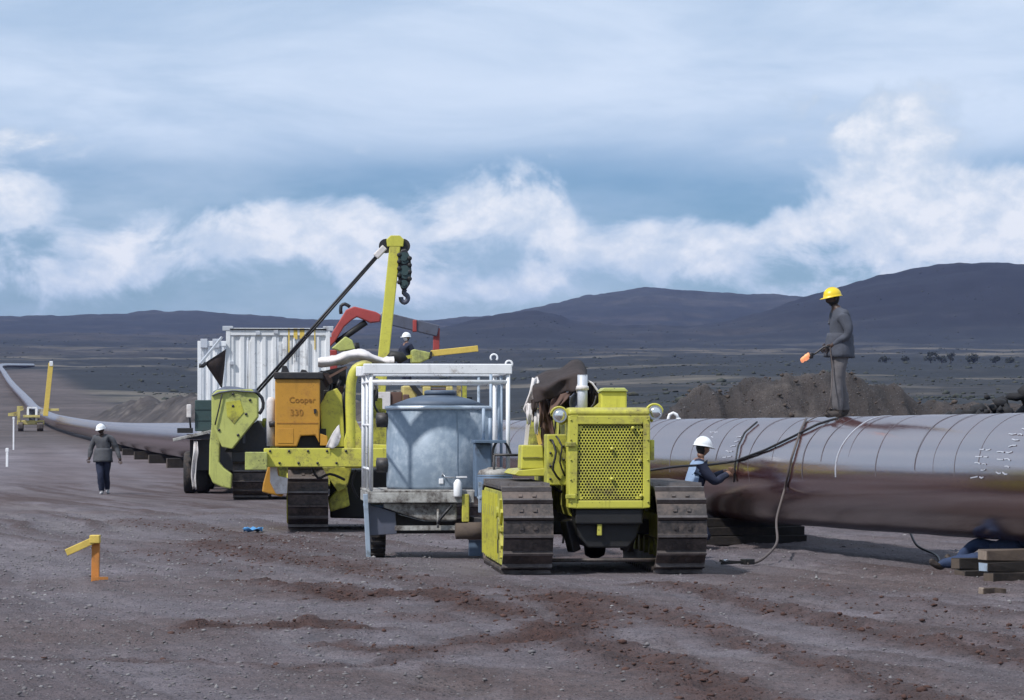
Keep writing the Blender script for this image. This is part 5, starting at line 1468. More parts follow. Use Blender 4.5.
# hook block
hb = A.P(404.5, 268, .2)
mbk = MB().prism(A.poly([(401, 250), (406, 249), (410.5, 258), (411.5, 272), (410, 284), (406, 290), (402, 290), (398.5, 282), (397.5, 268), (398.5, 256)], .2), .02, .38).build('hook_block', 'steel', A.o, bevel=.03)
for (px, py, r_) in ((404, 258, .14), (405, 272, .16), (404, 284, .10)):
    c = A.P(px, py, .0); MB().lathe([(.001, -.05), (r_ * .5, -.05), (r_ * .5, -.02), (r_, -.02), (r_, .02), (.001, .02)], 18, (c.x, 0.0, c.z), 'y', False).build('sheave_cheek', 'green_dark', mbk)
for k in range(9):
    c = A.P(399.2 + (k % 2) * 10.5, 255 + k * 3.4, .0)
    MB().lathe([(.02, -.04), (.055, -.03), (.055, .03), (.02, .04)], 10, (c.x, -.01, c.z), 'y').build('chain_link', 'black', mbk)
hk_ = [A.P(a, b, .2) for a, b in ((405, 289), (404, 293), (407.5, 296), (407.5, 300), (404.5, 302.5), (401.5, 300.5), (401, 297))]
MB().path(catmull([tuple(p) for p in hk_], lambda y: .03), .06, 10).build('hook', 'crane_grey', mbk)
MB().tube(A.P(398.5, 245, .2), A.P(401, 252, .2), .04).build('fall_rope', 'hose', mbk)

# ------------------------------------------------------------------ crane truck and its containers
YE = 77.5
E = Frame('crane_truck', (world_at(255, YE), YE, 0), R(4), 'flatbed truck with folded red loader crane behind the pipelayer', 'truck')
def wheel_at(x, y, r_=.52, w_=.30):
    wl = MB().lathe([(.26, -w_ / 2), (r_ * .9, -w_ / 2), (r_, -w_ / 2 + .05), (r_, w_ / 2 - .05), (r_ * .9, w_ / 2), (.26, w_ / 2)], 28, (x, y, r_ - .01), 'x').build('wheel', 'rubber', E.o)
    MB().lathe([(.05, -w_ / 2 + .06), (.26, -w_ / 2 + .03), (.27, w_ / 2 - .03), (.05, w_ / 2 - .06)], 20, (x, y, r_ - .01), 'x', False).build('rim', 'crane_grey', wl)
xw = E.P(190, 490, 1.0).x
for y in (.9, 2.1, 6.3):
    for x in (xw, xw + .33, -xw - .33 - .1, -xw - .1):
        wheel_at(x, y, .55)
MB().box(-.55, -.35, .2, 8.6, .85, 1.15).build('chassis_rail', 'steel', E.o, bevel=.01)
MB().box(.35, .55, .2, 8.6, .85, 1.15).build('chassis_rail', 'steel', E.o, bevel=.01)
for y in (.9, 2.1, 6.3): MB().tube((xw, y, .55), (-xw - .1, y, .55), .09).build('axle', 'steel', E.o)
zdk = E.P(0, 434, 0).z
MB().box(xw - .05, -xw - .05, .1, 6.9, zdk - .14, zdk).build('flatbed', 'crane_grey', E.o, bevel=.01)
MB().box(xw + .05, -xw - .15, .12, .3, .6, zdk - .15).build('rear_panel', 'steel', E.o, bevel=.01)
w0 = E.P(173, 440, -.3); w1 = E.P(213, 431, -.3)
MB().beam((w0.x, -.1, w0.z), (w1.x, -.1, w1.z), .5, .08, (0, 0, 1)).build('mudguard', 'white_dirty', E.o, bevel=.01)
MB().beam((w0.x + .45, .05, w0.z), (w0.x + .45, .05, .95), .06, .06).build('mudguard_stay', 'steel', E.o)
g0_, g1_, gz0_, gz1_ = E.rect(195, 213, 400, 432, .2)
gl = MB().box(g0_, g1_, .1, .9, gz0_ + .02, gz1_).build('side_locker', 'green_dark', E.o, bevel=.02)
for py in (409, 420): 
    zz = E.P(0, py, .1).z; MB().box(g0_ - .01, g1_ + .01, .085, .10, zz - .015, zz + .015).build('locker_rib', 'green_dark', gl)
mr = E.P(189, 411, 0); MB().box(mr.x - .06, mr.x + .06, -.05, .02, mr.z - .17, mr.z + .17).build('mirror', 'rag', E.o, bevel=.02)
MB().tube((mr.x, 0, mr.z), (mr.x + .05, .1, w1.z - .05), .025).build('mirror_arm', 'steel', E.o)
MB().box(mr.x - .30, mr.x + .1, -.1, .1, E.P(0, 433, 0).z, E.P(0, 428, 0).z).build('lamp_cluster', 'black', E.o, bevel=.01)
drape(E, [[E.P(a, b, -.25) for a, b in ((193, 441), (198, 441))], [E.P(a, b, -.3) for a, b in ((193, 452), (199, 451))], [E.P(a, b, -.3) for a, b in ((192, 463), (197, 462))], [E.P(a, b, -.3) for a, b in ((191, 476), (196, 477))], [E.P(a, b, -.28) for a, b in ((193, 489), (197, 489))]], 'hanging_rag', 'rag', .01, 8, .04, 8)
# cab beyond the load
MB().prism([(6.95, 1.0), (8.7, 1.0), (8.8, 1.9), (8.5, 2.85), (6.95, 2.85)], -1.15, 1.15, 'yz').build('cab', 'white', E.o, bevel=.08)
MB().box(-1.0, 1.0, 6.93, 6.96, 2.1, 2.7).build('rear_window', 'black', E.o)
# loader crane
k_ = lambda px, py: E.P(px, py, 6.7)
col0 = k_(331, 350)
MB().beam((col0.x + .05, 6.7, 1.3), col0, .34, .34, (0, 1, 0)).build('crane_column', 'red', E.o, bevel=.03)
MB().prism([(p.x, p.z) for p in (k_(328, 349), (k_(330, 336)), k_(346, 310), k_(354, 306.5), k_(376, 312), k_(381, 315), k_(380, 322), k_(370, 323), k_(366, 321), k_(357, 317), k_(352, 320), k_(344, 327), k_(335, 342))], 6.55, 6.9).build('crane_arm', 'red', E.o, bevel=.03)
cj = MB(); cj.beam(k_(381, 317), k_(438, 331), .30, .32); cj.build('crane_jib', 'crane_grey', E.o, bevel=.02)
t0, t1 = k_(381, 313.2), k_(438, 327.6); MB().beam(t0, t1, .24, .05).build('jib_cover', 'rag', E.o)
MB().box(k_(412.5, 0).x, k_(416.5, 0).x, 6.5, 6.92, k_(0, 331).z, k_(0, 319).z).build('jib_collar', 'red', E.o, bevel=.02)
MB().beam(k_(436.5, 328), k_(436, 356), .18, .16, (0, 1, 0)).build('jib_end', 'red', E.o, bevel=.02)
MB().tube(k_(336, 343), k_(366, 322), .09).build('lift_cylinder', 'black', E.o)
MB().tube(k_(345, 337), k_(366, 322.5), .06).build('lift_rod', 'chrome', E.o)
MB().path(catmull([tuple(k_(a, b)) for a, b in ((341, 314), (341, 306), (345, 304), (350, 307))], lambda y: .1), .05, 8).build('crane_hose', 'hose', E.o)
MB().prism([(p.x, p.z) for p in (k_(331, 349), k_(345, 337), k_(352, 341), k_(355, 350), k_(340, 352))], 6.0, 6.4).build('crane_valve_chest', 'lime_pale', E.o, bevel=.03)
MB().tube(k_(355, 343), k_(356, 352), .12).build('crane_motor', 'black', E.o)
MB().beam((-1.25, 6.7, .95), (1.35, 6.7, .95), .30, .25).build('outrigger_beam', 'red', E.o, bevel=.02)

def container(name, F_, x0, x1, y0, y1, z0, z1, ncor, label, mat='container'):
    o = Frame(name, F_.m @ Vector(((x0 + x1) / 2, y0, z0)), F_.o.rotation_euler.z, label, 'container')
    hw = (x1 - x0) / 2; H = z1 - z0; L = y1 - y0
    def corr(n, a, b):
        pts = []
        for k in range(n):
            t0_ = a + (b - a) * k / n; st_ = (b - a) / n
            pts += [(t0_, 0), (t0_ + st_ * .32, 0), (t0_ + st_ * .45, .045), (t0_ + st_ * .87, .045)]
        return pts + [(b, 0)]
    for nm, ps, ax in (('end_panel', corr(ncor, -hw + .1, hw - .1), 'f'), ('side_panel', corr(int(L / .28), .1, L - .1), 'l'), ('side_panel', corr(int(L / .28), .1, L - .1), 'r'), ('end_panel', corr(ncor, -hw + .1, hw - .1), 'b')):
        vs = []
        for zz in (.12, H - .22):
            for t, dd in ps:
                vs.append({'f': (t, .03 + dd, zz), 'b': (t, L - .03 - dd, zz), 'l': (-hw + .03 + dd, t, zz), 'r': (hw - .03 - dd, t, zz)}[ax])
        n = len(ps); MB().add(vs, [(i, i + 1, n + i + 1, n + i) for i in range(n - 1)]).build(nm, mat, o.o, solid=.004)
    for sx in (-1, 1):
        for y in (0, L):
            MB().box(min(sx * hw, sx * (hw - .11)), max(sx * hw, sx * (hw - .11)), y if y == 0 else L - .11, .11 if y == 0 else L, 0, H).build('corner_post', mat, o.o, bevel=.008)
            cc = MB().box(sx * hw - .10 + (-.0 if sx < 0 else -.09) + .01, sx * hw + (.19 if sx < 0 else .10) - .01, -.012 if y == 0 else L - .17, .17 if y == 0 else L + .012, H - .10, H + .02)
            cc.build('corner_casting', 'stack', o.o, bevel=.01)
    for y0_ in (.005, L - .105):
        MB().box(-hw + .11, hw - .11, y0_, y0_ + .10, H - .22, H - .03).build('top_rail', mat, o.o, bevel=.008)
        MB().box(-hw + .11, hw - .11, y0_, y0_ + .10, 0, .13).build('bottom_rail', mat, o.o, bevel=.008)
    for sx in (-1, 1):
        xa = sx * hw - (.10 if sx > 0 else 0)
        MB().box(xa + .005, xa + .095, .11, L - .11, H - .12, H - .03).build('top_rail', mat, o.o, bevel=.008)
        MB().box(xa + .005, xa + .095, .11, L - .11, 0, .13).build('bottom_rail', mat, o.o, bevel=.008)
    MB().box(-hw + .05, hw - .05, .05, L - .05, H - .06, H - .028).build('roof_panel', mat, o.o)
    MB().tube((-hw + .1, -.02, H - .06), (hw - .1, -.02, H - .06), .018, n=8).build('lashing_bar', 'black', o.o)
    return o, hw, H, L
cx0, cx1, cz_0, cz_1 = E.rect(226, 330, 327, 434, .1)
c1_, hw, H, L = container('shipping_container', E, cx0, cx1, .12, 5.6, zdk + .004, cz_1, 9, 'white corrugated shipping container with yellow stains on the crane truck')
for k, (dx, ln) in enumerate(((-.78, 1.4), (.0, .9), (.42, .5), (.75, .7))):
    MB().tube((dx, -.015, H - .3 - ln), (dx, -.015, H - .28), .014, n=6).build('locking_rod', 'stack', c1_.o)
for px, py in ((232, 363), (258, 333), (276, 332)):
    p = c1_.P(px, py, 0); MB().box(p.x - .06, p.x + .06, -.03, .03, p.z - .05, p.z + .05).build('rod_clamp', 'stack', c1_.o, bevel=.01)
for k, (dx, ln, wd_) in enumerate(((.28, 1.5, .02), (.45, .22, .05), (.62, .18, .06), (.95, .9, .015))):
    MB().box(dx - wd_, dx + wd_, .0005, .004, H - .23 - ln * .4, H - .035).build('stain_runoff', 'stake_yellow', c1_.o)
# second container standing behind, further left, with tarpaulin flap and strap
S = Frame('site_container', (world_at(213, 86.8), 86.8, 0), R(4), 'lower white container standing on blocks behind the truck', 'container')
c2x0, c2x1, c2z0, c2z1 = S.rect(197.5, 252, 341, 432, 0)
zz0 = c2z0
MB().box(c2x0 + .1, c2x1 - .1, .1, .4, -.05, c2z0 + .02).build('block', 'wood_black', S.o)
MB().box(c2x0 + .1, c2x1 - .1, 2.0, 2.4, -.05, c2z0 + .02).build('block', 'wood_black', S.o)
hw2 = (c2x1 - c2x0) / 2; cxm = (c2x0 + c2x1) / 2
def corr_panel(x0, x1, y, z0, z1, n):
    vs = []; ps = []
    for k in range(n):
        t0_ = x0 + (x1 - x0) * k / n; st_ = (x1 - x0) / n
        ps += [(t0_, 0), (t0_ + st_ * .35, 0), (t0_ + st_ * .48, .05), (t0_ + st_ * .87, .05)]
    ps.append((x1, 0))
    for zz in (z0, z1):
        vs += [(t, y + d, zz) for t, d in ps]
    n_ = len(ps)
    return MB().add(vs, [(i, i + 1, n_ + i + 1, n_ + i) for i in range(n_ - 1)])
corr_panel(c2x0 + .1, c2x1 - .1, .02, c2z0 + .1, c2z1 - .15, 7).build('end_panel', 'container', S.o, solid=.004)
MB().box(c2x0, c2x0 + .12, 0, .12, c2z0, c2z1).build('corner_post', 'container', S.o, bevel=.01)
MB().box(c2x1 - .12, c2x1, 0, .12, c2z0, c2z1).build('corner_post', 'container', S.o, bevel=.01)
MB().box(c2x0 + .12, c2x1 - .12, .0, .1, c2z1 - .15, c2z1 - .002).build('top_rail', 'container', S.o, bevel=.01)
MB().box(c2x0 + .02, c2x1 - .02, .15, 2.6, c2z0 + .01, c2z1 - .02).build('body', 'container', S.o, bevel=.02)
for px in (204, 216):
    p = S.P(px, 345, 0); MB().box(p.x - .10, p.x + .10, -.05, .02, c2z1 - .2, c2z1 + .06).build('corner_casting', 'stack', S.o, bevel=.01)
# tarpaulin flap and strap from the near container corner
fa = [c1_.P(a, b, l) for a, b, l in ((226, 349, -.02), (205, 363, -.2), (222, 389, -.05))]
nn = Vector((0, -.03, 0))
fl = Frame('tarpaulin_flap', tuple(c1_.m @ Vector((0, 0, 0))), c1_.o.rotation_euler.z, 'dark triangular tarpaulin flap hanging from the corner of the corrugated container', 'tarpaulin')
grid = []
for i in range(8):
    row = []
    for j in range(8):
        u, v = i / 7, j / 7
        a = fa[0].lerp(fa[2], u); p = a.lerp(fa[1], v * (1 - 0.0)) if True else a
        p = fa[0].lerp(fa[2], u).lerp(fa[1], v)
        row.append(p + Vector((0, -.10 * math.sin(math.pi * u) * math.sin(math.pi * v), 0)))
    grid.append(row)
MB().sheet(grid).build('cloth', 'tarp', fl.o, solid=.015)
MB().beam(c1_.P(222, 337, -.1), c1_.P(200, 364, -.25), .14, .05).build('strap', 'stack', fl.o)
MB().path([c1_.P(199, 366, -.25), c1_.P(203, 366, -.25), c1_.P(206, 363, -.22)], .05, 8).build('strap_hook', 'steel', fl.o)

# ------------------------------------------------------------------ far pipelayer on the line
YG = 335.0
xg = world_at(33, YG)
G = Frame('distant_pipelayer', (xg, YG, gz(xg, YG)), R(8), 'distant pale yellow pipelayer with tall boom straddling the far pipe', 'pipelayer')
gz_ = lambda py: G.P(0, py, 0).z
gx_ = lambda px: G.P(px, 400, 0).x
for a, b in ((18, 23), (37, 43)):
    mb = MB(); x0_, x1_ = gx_(a), gx_(b)
    zt_ = 1.05
    mb.prism([(-.2, .3), (0.1, 0), (3.4, 0), (3.7, .3), (3.7, .8), (3.4, zt_), (.1, zt_), (-.2, .8)], x0_, x1_, 'yz'); mb.build('track', 'track', G.o, bevel=.05)
MB().box(gx_(17), gx_(44), .3, 3.2, .75, 1.25).build('hull', 'yellow', G.o, bevel=.05)
MB().box(gx_(23), gx_(40), -.3, .2, gz_(417.5), gz_(415)).build('front_plate', 'yellow', G.o, bevel=.03)
for px in (27.8, 36.2): MB().box(gx_(px) - .12, gx_(px) + .12, .3, .5, 1.2, gz_(408)).build('cab_post', 'white', G.o)
MB().box(gx_(27), gx_(37), .3, 1.8, gz_(408.3), gz_(406.8)).build('cab_roof', 'white', G.o)
MB().box(gx_(28.5), gx_(35.5), 1.0, 2.6, 1.2, gz_(409)).build('engine_housing', 'crane_grey', G.o, bevel=.05)
MB().prism([(gx_(8), gz_(416)), (gx_(16.5), gz_(416)), (gx_(17), gz_(406)), (gx_(23), gz_(406)), (gx_(23.5), gz_(410)), (gx_(20), gz_(411)), (gx_(20), gz_(422)), (gx_(17.5), gz_(422)), (gx_(17), gz_(413)), (gx_(8), gz_(413))][::-1], .2, 1.2).build('counterweight', 'yellow', G.o)
bb = MB(); bb.beam(G.P(45.5, 416, .4), G.P(51, 363, .4), .55, .5, (0, 1, 0)); bb.build('boom', 'stake_yellow', G.o, bevel=.03)
MB().box(gx_(49.5), gx_(53), .1, .9, gz_(366), gz_(361)).build('boom_head', 'white', G.o, bevel=.05)
MB().box(gx_(46.5), gx_(59), .3, .8, gz_(411), gz_(408.5)).build('boom_foot', 'yellow', G.o, bevel=.03)
MB().box(gx_(38), gx_(46), .5, .9, gz_(414), gz_(409)).build('side_frame', 'white_dirty', G.o)
# ------------------------------------------------------------------ people
def person(loc, rz, J, label, cl, helmet, head_dir=(0, -1, 0), mask=None, beard=False, jacket_hem=True, scale=1.0, bulk=1.12, back=None):
    """one continuous body grown over a posed skeleton. J: joint name -> local position (x right, y away, z up)."""
    F_ = Frame('person', loc, rz, label, 'person')
    jac, tro, boo, ski = cl
    J = {k: Vector(v) for k, v in J.items()}
    order = []; edges = []; rad = []; reg = []
    def node(nm, p, r, g):
        order.append(Vector(p)); rad.append(r); reg.append(g); return len(order) - 1
    pel = node('pelvis', J['pelvis'], (.165, .125), 1)
    wst = node('waist', J['pelvis'].lerp(J['chest'], .45), (.150, .115), 0)
    che = node('chest', J['chest'], (.175, .125), 0)
    ncb = node('neckbase', J['chest'].lerp(J['neck'], .72), (.105, .09), 0)
    nck = node('neck', J['neck'], (.058, .058), 2)
    edges += [(pel, wst), (wst, che), (che, ncb), (ncb, nck)]
    hd = node('headbase', J['neck'].lerp(J['head'], .55), (.06, .06), 2); edges.append((nck, hd))
    for s in ('L', 'R'):
        sh = node('sh', J['sh' + s], (.078, .078), 0); edges.append((ncb, sh))
        e0 = node('ua', J['sh' + s].lerp(J['el' + s], .5), (.064, .064), 0)
        el_ = node('el', J['el' + s], (.052, .052), 0)
        fa_ = node('fa', J['el' + s].lerp(J['wr' + s], .4), (.052, .052), 0)
        wr = node('wr', J['wr' + s], (.040, .036), 0)
        d = (J['wr' + s] - J['el' + s]).normalized()
        pm = node('palm', J['wr' + s] + d * .075, (.040, .026), 3)
        edges += [(sh, e0), (e0, el_), (el_, fa_), (fa_, wr), (wr, pm)]
        hp = node('hip', J['hip' + s], (.108, .108), 1); edges.append((pel, hp))
        t0 = node('th', J['hip' + s].lerp(J['kn' + s], .5), (.092, .092), 1)
        kn = node('kn', J['kn' + s], (.070, .070), 1)
        cf = node('cf', J['kn' + s].lerp(J['an' + s], .4), (.074, .074), 1)
        an = node('an', J['an' + s], (.058, .058), 1)
        td = (J['toe' + s] - J['an' + s])
        hl = node('heel', J['an' + s] + Vector((0, 0, -.05)) - td.normalized() * .01, (.046, .046), 4)
        bl_ = node('ball', J['an' + s] + td * .62 + Vector((0, 0, -.03)), (.046, .040), 4)
        to = node('toe', J['toe' + s], (.036, .032), 4)
        edges += [(hp, t0), (t0, kn), (kn, cf), (cf, an), (an, hl), (hl, bl_), (bl_, to)]
    me = bpy.data.meshes.new('body_skeleton')
    me.from_pydata([p * scale for p in order], edges, [])
    ob = bpy.data.objects.new('tmp_body', me); COL.objects.link(ob)
    md = ob.modifiers.new('skin', 'SKIN'); md.use_smooth_shade = True
    for i, v in enumerate(me.skin_vertices[0].data):
        bk = bulk if reg[i] in (0, 1) else 1.0; v.radius = (rad[i][0] * scale * bk, rad[i][1] * scale * bk); v.use_root = (i == 0)
    ss = ob.modifiers.new('sub', 'SUBSURF'); ss.levels = 2; ss.render_levels = 2
    bpy.context.view_layer.update()
    bmesh_me = bpy.data.meshes.new_from_object(ob.evaluated_get(bpy.context.evaluated_depsgraph_get()))
    bpy.data.objects.remove(ob)
    vsb = [v.co.copy() for v in bmesh_me.vertices]; fb = [tuple(p.vertices) for p in bmesh_me.polygons]
    from mathutils import noise as mn
    for i, v in enumerate(vsb):
        vsb[i] = v + mn.noise_vector(v * 9.0) * .012 + mn.noise_vector(Vector((v.x * 10, v.y * 10, v.z * 26))) * .007
    mats = [jac, tro, ski, ski, boo, 'hair', mask or ski, 'black', back[0] if back else jac]
    mb = MB(); mb.add(vsb, fb, True)
    # region of each face from the nearest bone
    import itertools
    segs = [(order[a] * scale, order[b] * scale, reg[b] if reg[b] != reg[a] and reg[b] in (2, 3, 4) else reg[a] if (reg[a] in (2, 3, 4)) else (1 if (reg[a] == 1 and reg[b] == 1) else 0)) for a, b in edges]
    for fi, f in enumerate(fb):
        c = sum((vsb[i] for i in f), Vector()) / len(f)
        best = 1e9; rg_ = 0
        for a, b, g in segs:
            d = b - a; t = max(0, min(1, (c - a).dot(d) / max(1e-9, d.length_squared)))
            dd = (c - (a + d * t)).length
            if dd < best: best = dd; rg_ = g
        if back and rg_ == 0:
            sp = J['pelvis'] * scale; d = J['neck'] * scale - sp; t = (c - sp).dot(d) / d.length_squared
            if .05 < t < .92 and (c - (sp + d * t)).dot(Vector(back[1])) > .055 and abs((c - (sp + d * t)).dot(Vector(back[1]).cross(d).normalized())) < .21: rg_ = 8
        mb.mi[fi] = rg_
    # fingers
    for s in ('L', 'R'):
        d = (J['wr' + s] - J['el' + s]).normalized()
        side = d.cross(Vector((0, 1, 0.2))).normalized(); curl = d.cross(side).normalized()
        if curl.z > 0 and abs(d.z) < .8: curl = -curl
        root = J['wr' + s] + d * .105
        mb.cur = 3
        for k, L in enumerate((.062, .072, .068, .054)):
            o0 = root + side * (k - 1.5) * .020
            mb.path([(o0 - d * .02) * scale, (o0 + d * L * .45 + curl * .010) * scale, (o0 + d * L * .72 + curl * .032) * scale, (o0 + d * L * .78 + curl * .052) * scale], [.0095 * scale, .009 * scale, .008 * scale, .006 * scale], 6)
        o0 = J['wr' + s] + d * .045 - side * .032
        mb.path([o0 * scale, (o0 + d * .03 - side * .022 + curl * .01) * scale, (o0 + d * .062 - side * .018 + curl * .024) * scale], [.012 * scale, .010 * scale, .007 * scale], 6)
    # head: skull with brow, nose, jaw, ears
    hc = J['head']; f_ = Vector(head_dir).normalized(); up = (hc - J['neck']).normalized(); up = (up * .5 + Vector((0, 0, 1)) * .5).normalized()
    f_ = (f_ - up * f_.dot(up)).normalized(); rt = f_.cross(up)
    vs = []; fs = []; nu, nv = 20, 16; mi = []
    for i in range(nv + 1):
        ph = math.pi * i / nv
        for j in range(nu):
            a = 2 * math.pi * j / nu
            lx, ly, lz = math.sin(ph) * math.sin(a), math.sin(ph) * math.cos(a), math.cos(ph)
            wd, dp, ht = .077, .098, .118
            jaw = 1 - .28 * max(0, -lz) ** 1.2
            x_ = lx * wd * jaw; y_ = ly * dp * (jaw if ly > 0 else 1 - .25 * max(0, -lz)); z_ = lz * ht
            if ly > .75 and abs(lx) < .3 and -.45 < lz < .1: y_ += .022 * (1 - abs(lx) / .3) * (1 - abs(lz + .25) / .35 if abs(lz + .25) < .35 else 0)
            if ly > .6 and .02 < lz < .25 and .12 < abs(lx) < .5: y_ -= .006
            vs.append((hc + rt * x_ + f_ * y_ + up * z_) * scale)
    for i in range(nv):
        for j in range(nu):
            j2 = (j + 1) % nu
            fs.append((i * nu + j, i * nu + j2, (i + 1) * nu + j2, (i + 1) * nu + j))
            ph = (i + .5) / nv; a = 2 * math.pi * (j + .5) / nu; fr = math.cos(a)
            g = 2
            if fr < .05 and ph < .72: g = 5
            if beard and ph > .60 and fr > -.2: g = 5
            if mask and ph > .52 and fr > -.1: g = 6
            if fr > .72 and abs(ph - .46) < .035 and abs(math.sin(a)) > .25: g = 7
            if not mask and fr > .85 and abs(ph - .70) < .03: g = 7
            mi.append(g)
    o_ = len(mb.mi); mb.add(vs, fs, True)
    for k, g in enumerate(mi): mb.mi[o_ + k] = g
    mb.cur = 2
    for sx in (-1, 1):
        mb.lathe([(.001, -.012), (.022, -.008), (.026, .0), (.018, .010), (.001, .012)], 10, tuple((hc + rt * sx * .078 - f_ * .008 - up * .01) * scale), 'x')
    mb.build('body', mats, F_.o, fix=False)
    # jacket hem over the hips
    if jacket_hem:
        ax_ = (J['chest'] - J['pelvis']).normalized()
        X_ = (J['hipR'] - J['hipL']).normalized(); Y_ = ax_.cross(X_).normalized()
        grid = []
        for i in range(8):
            t = i / 7; c = J['pelvis'].lerp(J['chest'], .62) .lerp(J['pelvis'] - ax_ * .12, t)
            rx = (.172 + .022 * t) * bulk; ry = (.138 + .03 * t) * bulk
            grid.append([(c + X_ * rx * math.cos(a) * (1 + .03 * math.sin(5 * a + i)) + Y_ * ry * math.sin(a) * (1 + .04 * math.sin(7 * a + 2 * i))) * scale for a in np.linspace(0, 2 * math.pi, 25)])
        MB().sheet(grid).build('jacket', jac, F_.o, solid=.012)
    # helmet
    prof = []
    hm = MB(); n = 28; rows = []
    for i in range(10):
        ph = math.pi / 2 * i / 9
        rows.append([(hc + up * (.028 + .118 * math.cos(ph) ** .9) + rt * (.108 * math.sin(ph)) * math.sin(a) + f_ * (.128 * math.sin(ph)) * math.cos(a)) * scale for a in np.linspace(0, 2 * math.pi, n + 1)])
    rows.append([(hc + up * (.022 - .012 * max(0, math.cos(a))) + rt * .118 * math.sin(a) + f_ * ((.145 if math.cos(a) < 0 else .145 + .045 * math.cos(a) ** 2) * math.cos(a))) * scale for a in np.linspace(0, 2 * math.pi, n + 1)])
    hm.sheet(rows)
    h_ = hm.build('helmet', helmet, F_.o, solid=.006)
    MB().path([(hc + up * (.028 + .123 * math.cos(a)) + f_ * .130 * math.sin(a)) * scale for a in np.linspace(-1.2, 1.2, 12)], .010 * scale, 6).build('ridge', helmet, h_)
    return F_

def stand(zf=0.0, lean=(0, 0), w_=.0):
    lx, ly = lean
    return dict(pelvis=(lx * .5, ly * .5, .95), chest=(lx * .9, ly * .9, 1.30), neck=(lx, ly, 1.52), head=(lx, ly, 1.665),
                shL=(-.19 + lx, ly, 1.43), shR=(.19 + lx, ly, 1.43), elL=(-.24 + lx, ly + .02, 1.15), elR=(.24 + lx, ly + .02, 1.15), wrL=(-.25 + lx, ly - .06, .90), wrR=(.25 + lx, ly - .06, .90),
                hipL=(-.095 + lx * .5, ly * .5, .90), hipR=(.095 + lx * .5, ly * .5, .90), knL=(-.10, -.01, .50), knR=(.10, -.01, .50), anL=(-.10, .03, .10), anR=(.10, .03, .10), toeL=(-.12, -.17, .035), toeR=(.12, -.17, .035))
# on the pipe: local -x is his front
c, t = pipe_at(41.0)
px_man = skin_pt(838, 418, .0)
cm, tm = pipe_at(px_man.y)
ztop_ = cm.z + PIPE_R
J = dict(pelvis=(.02, 0, .94), chest=(.035, 0, 1.28), neck=(-.035, 0, 1.50), head=(-.075, 0, 1.635),
         shL=(.03, -.19, 1.40), shR=(.03, .19, 1.40), elL=(.09, -.25, 1.13), elR=(.08, .25, 1.13), wrL=(-.10, -.14, .99), wrR=(-.09, .12, 1.0),
         hipL=(.02, -.095, .90), hipR=(.02, .095, .90), knL=(-.05, -.11, .50), knR=(.05, .10, .50), anL=(-.03, -.10, .10), anR=(.13, .09, .10), toeL=(-.23, -.11, .035), toeR=(-.06, .10, .035))
m1 = person((world_at(838, px_man.y), cm.y, ztop_ - .002), R(10), J, 'person in grey jacket and yellow helmet standing on the pipe with a torch', ('cl_grey', 'cl_trouser', 'boot', 'skin'), 'helmet_y', (-1, -.1, -.12), beard=True, bulk=1.24, scale=.965)
wp = m1.m @ Vector((-.183, -.135, .936))
tf = Frame('blow_torch', tuple(wp), 0, 'burning blow torch held out by the person on the pipe', 'torch')
MB().path([(.03, 0, 0), (-.05, 0, -.01), (-.14, .0, -.08), (-.22, 0, -.13)], .013, 8).build('wand', 'steel', tf.o)
MB().lathe([(.012, 0), (.03, .01), (.034, .07), (.028, .08)], 14, (-.22, 0, -.165)).build('nozzle', 'steel', tf.o)
gr = []
for i in range(9):
    t_2 = i / 8; rr_ = .055 * math.sin(math.pi * (t_2 * .92 + .06)) ** .8
    gr.append([Vector((-.23 - .13 * t_2 + rr_ * .5 * math.cos(a), rr_ * math.sin(a), -.14 - .03 * t_2 + rr_ * 1.0 * math.cos(a + .4) * (1 + .3 * math.sin(a * 3 + i)))) for a in np.linspace(0, 2 * math.pi, 13)])
MB().sheet(gr).build('flame', 'flame', tf.o)
hose([tuple(wp + Vector((.03, 0, 0))), tuple(wp + Vector((.06, -.05, -.35))), tuple(wp + Vector((.0, -.1, -.8))), tuple(skin_pt(812, 419, .02)), tuple(skin_pt(803, 424, .02))], .008, 'hose_tan', 'thin gas hose hanging from the blow torch to the pipe')

# worker crouching at the pipe side (back towards us, facing +x)
hs_ = skin_pt(722, 467, .02)
Y2 = hs_.y - .62
x2 = world_at(697, Y2)
J = dict(pelvis=(-.13, 0, .52), chest=(-.02, 0, .92), neck=(.04, 0, 1.20), head=(.08, 0, 1.335),
         shL=(.02, .17, 1.08), shR=(.0, -.19, 1.07), elL=(.24, .22, .93), elR=(.20, -.20, .88), wrL=(.42, .20, 1.00), wrR=(.38, -.12, .98),
         hipL=(-.13, .10, .50), hipR=(-.13, -.10, .50), knL=(.12, .16, .46), knR=(.10, -.18, .14), anL=(-.02, .15, .10), anR=(-.28, -.16, .10), toeL=(.17, .15, .035), toeR=(-.13, -.16, .03))
m2 = person((x2, Y2, gz(x2, Y2)), R(12), J, 'person in navy workwear and white helmet crouching against the pipe side', ('cl_navy', 'cl_navy', 'boot', 'skin_mid'), 'helmet_w', (.95, .25, -.25), scale=1.05, back=('cl_pale', (-.88, -.45, .15)), jacket_hem=False)
grid = [[Vector((-.20 + .10 * u + .02 * math.sin(v * 5), -.12 - .05 * math.sin(v * 3.1) + .17 * (u - .5) * 0, .70 + .42 * v)) for v in np.linspace(0, 1, 8)] for u in np.linspace(0, 1, 6)]
vest = []
for i in range(9):
    tt = i / 8; cc = Vector((-.10, 0, .60)).lerp(Vector((.02, 0, 1.12)), tt)
    vest.append([cc + Vector((-.196 * math.cos(a), -.235 * math.sin(a), .05 * math.cos(a))) for a in np.linspace(-.5, 1.5, 12)])
wj = m2.m @ Vector((.47, -.1, .99))
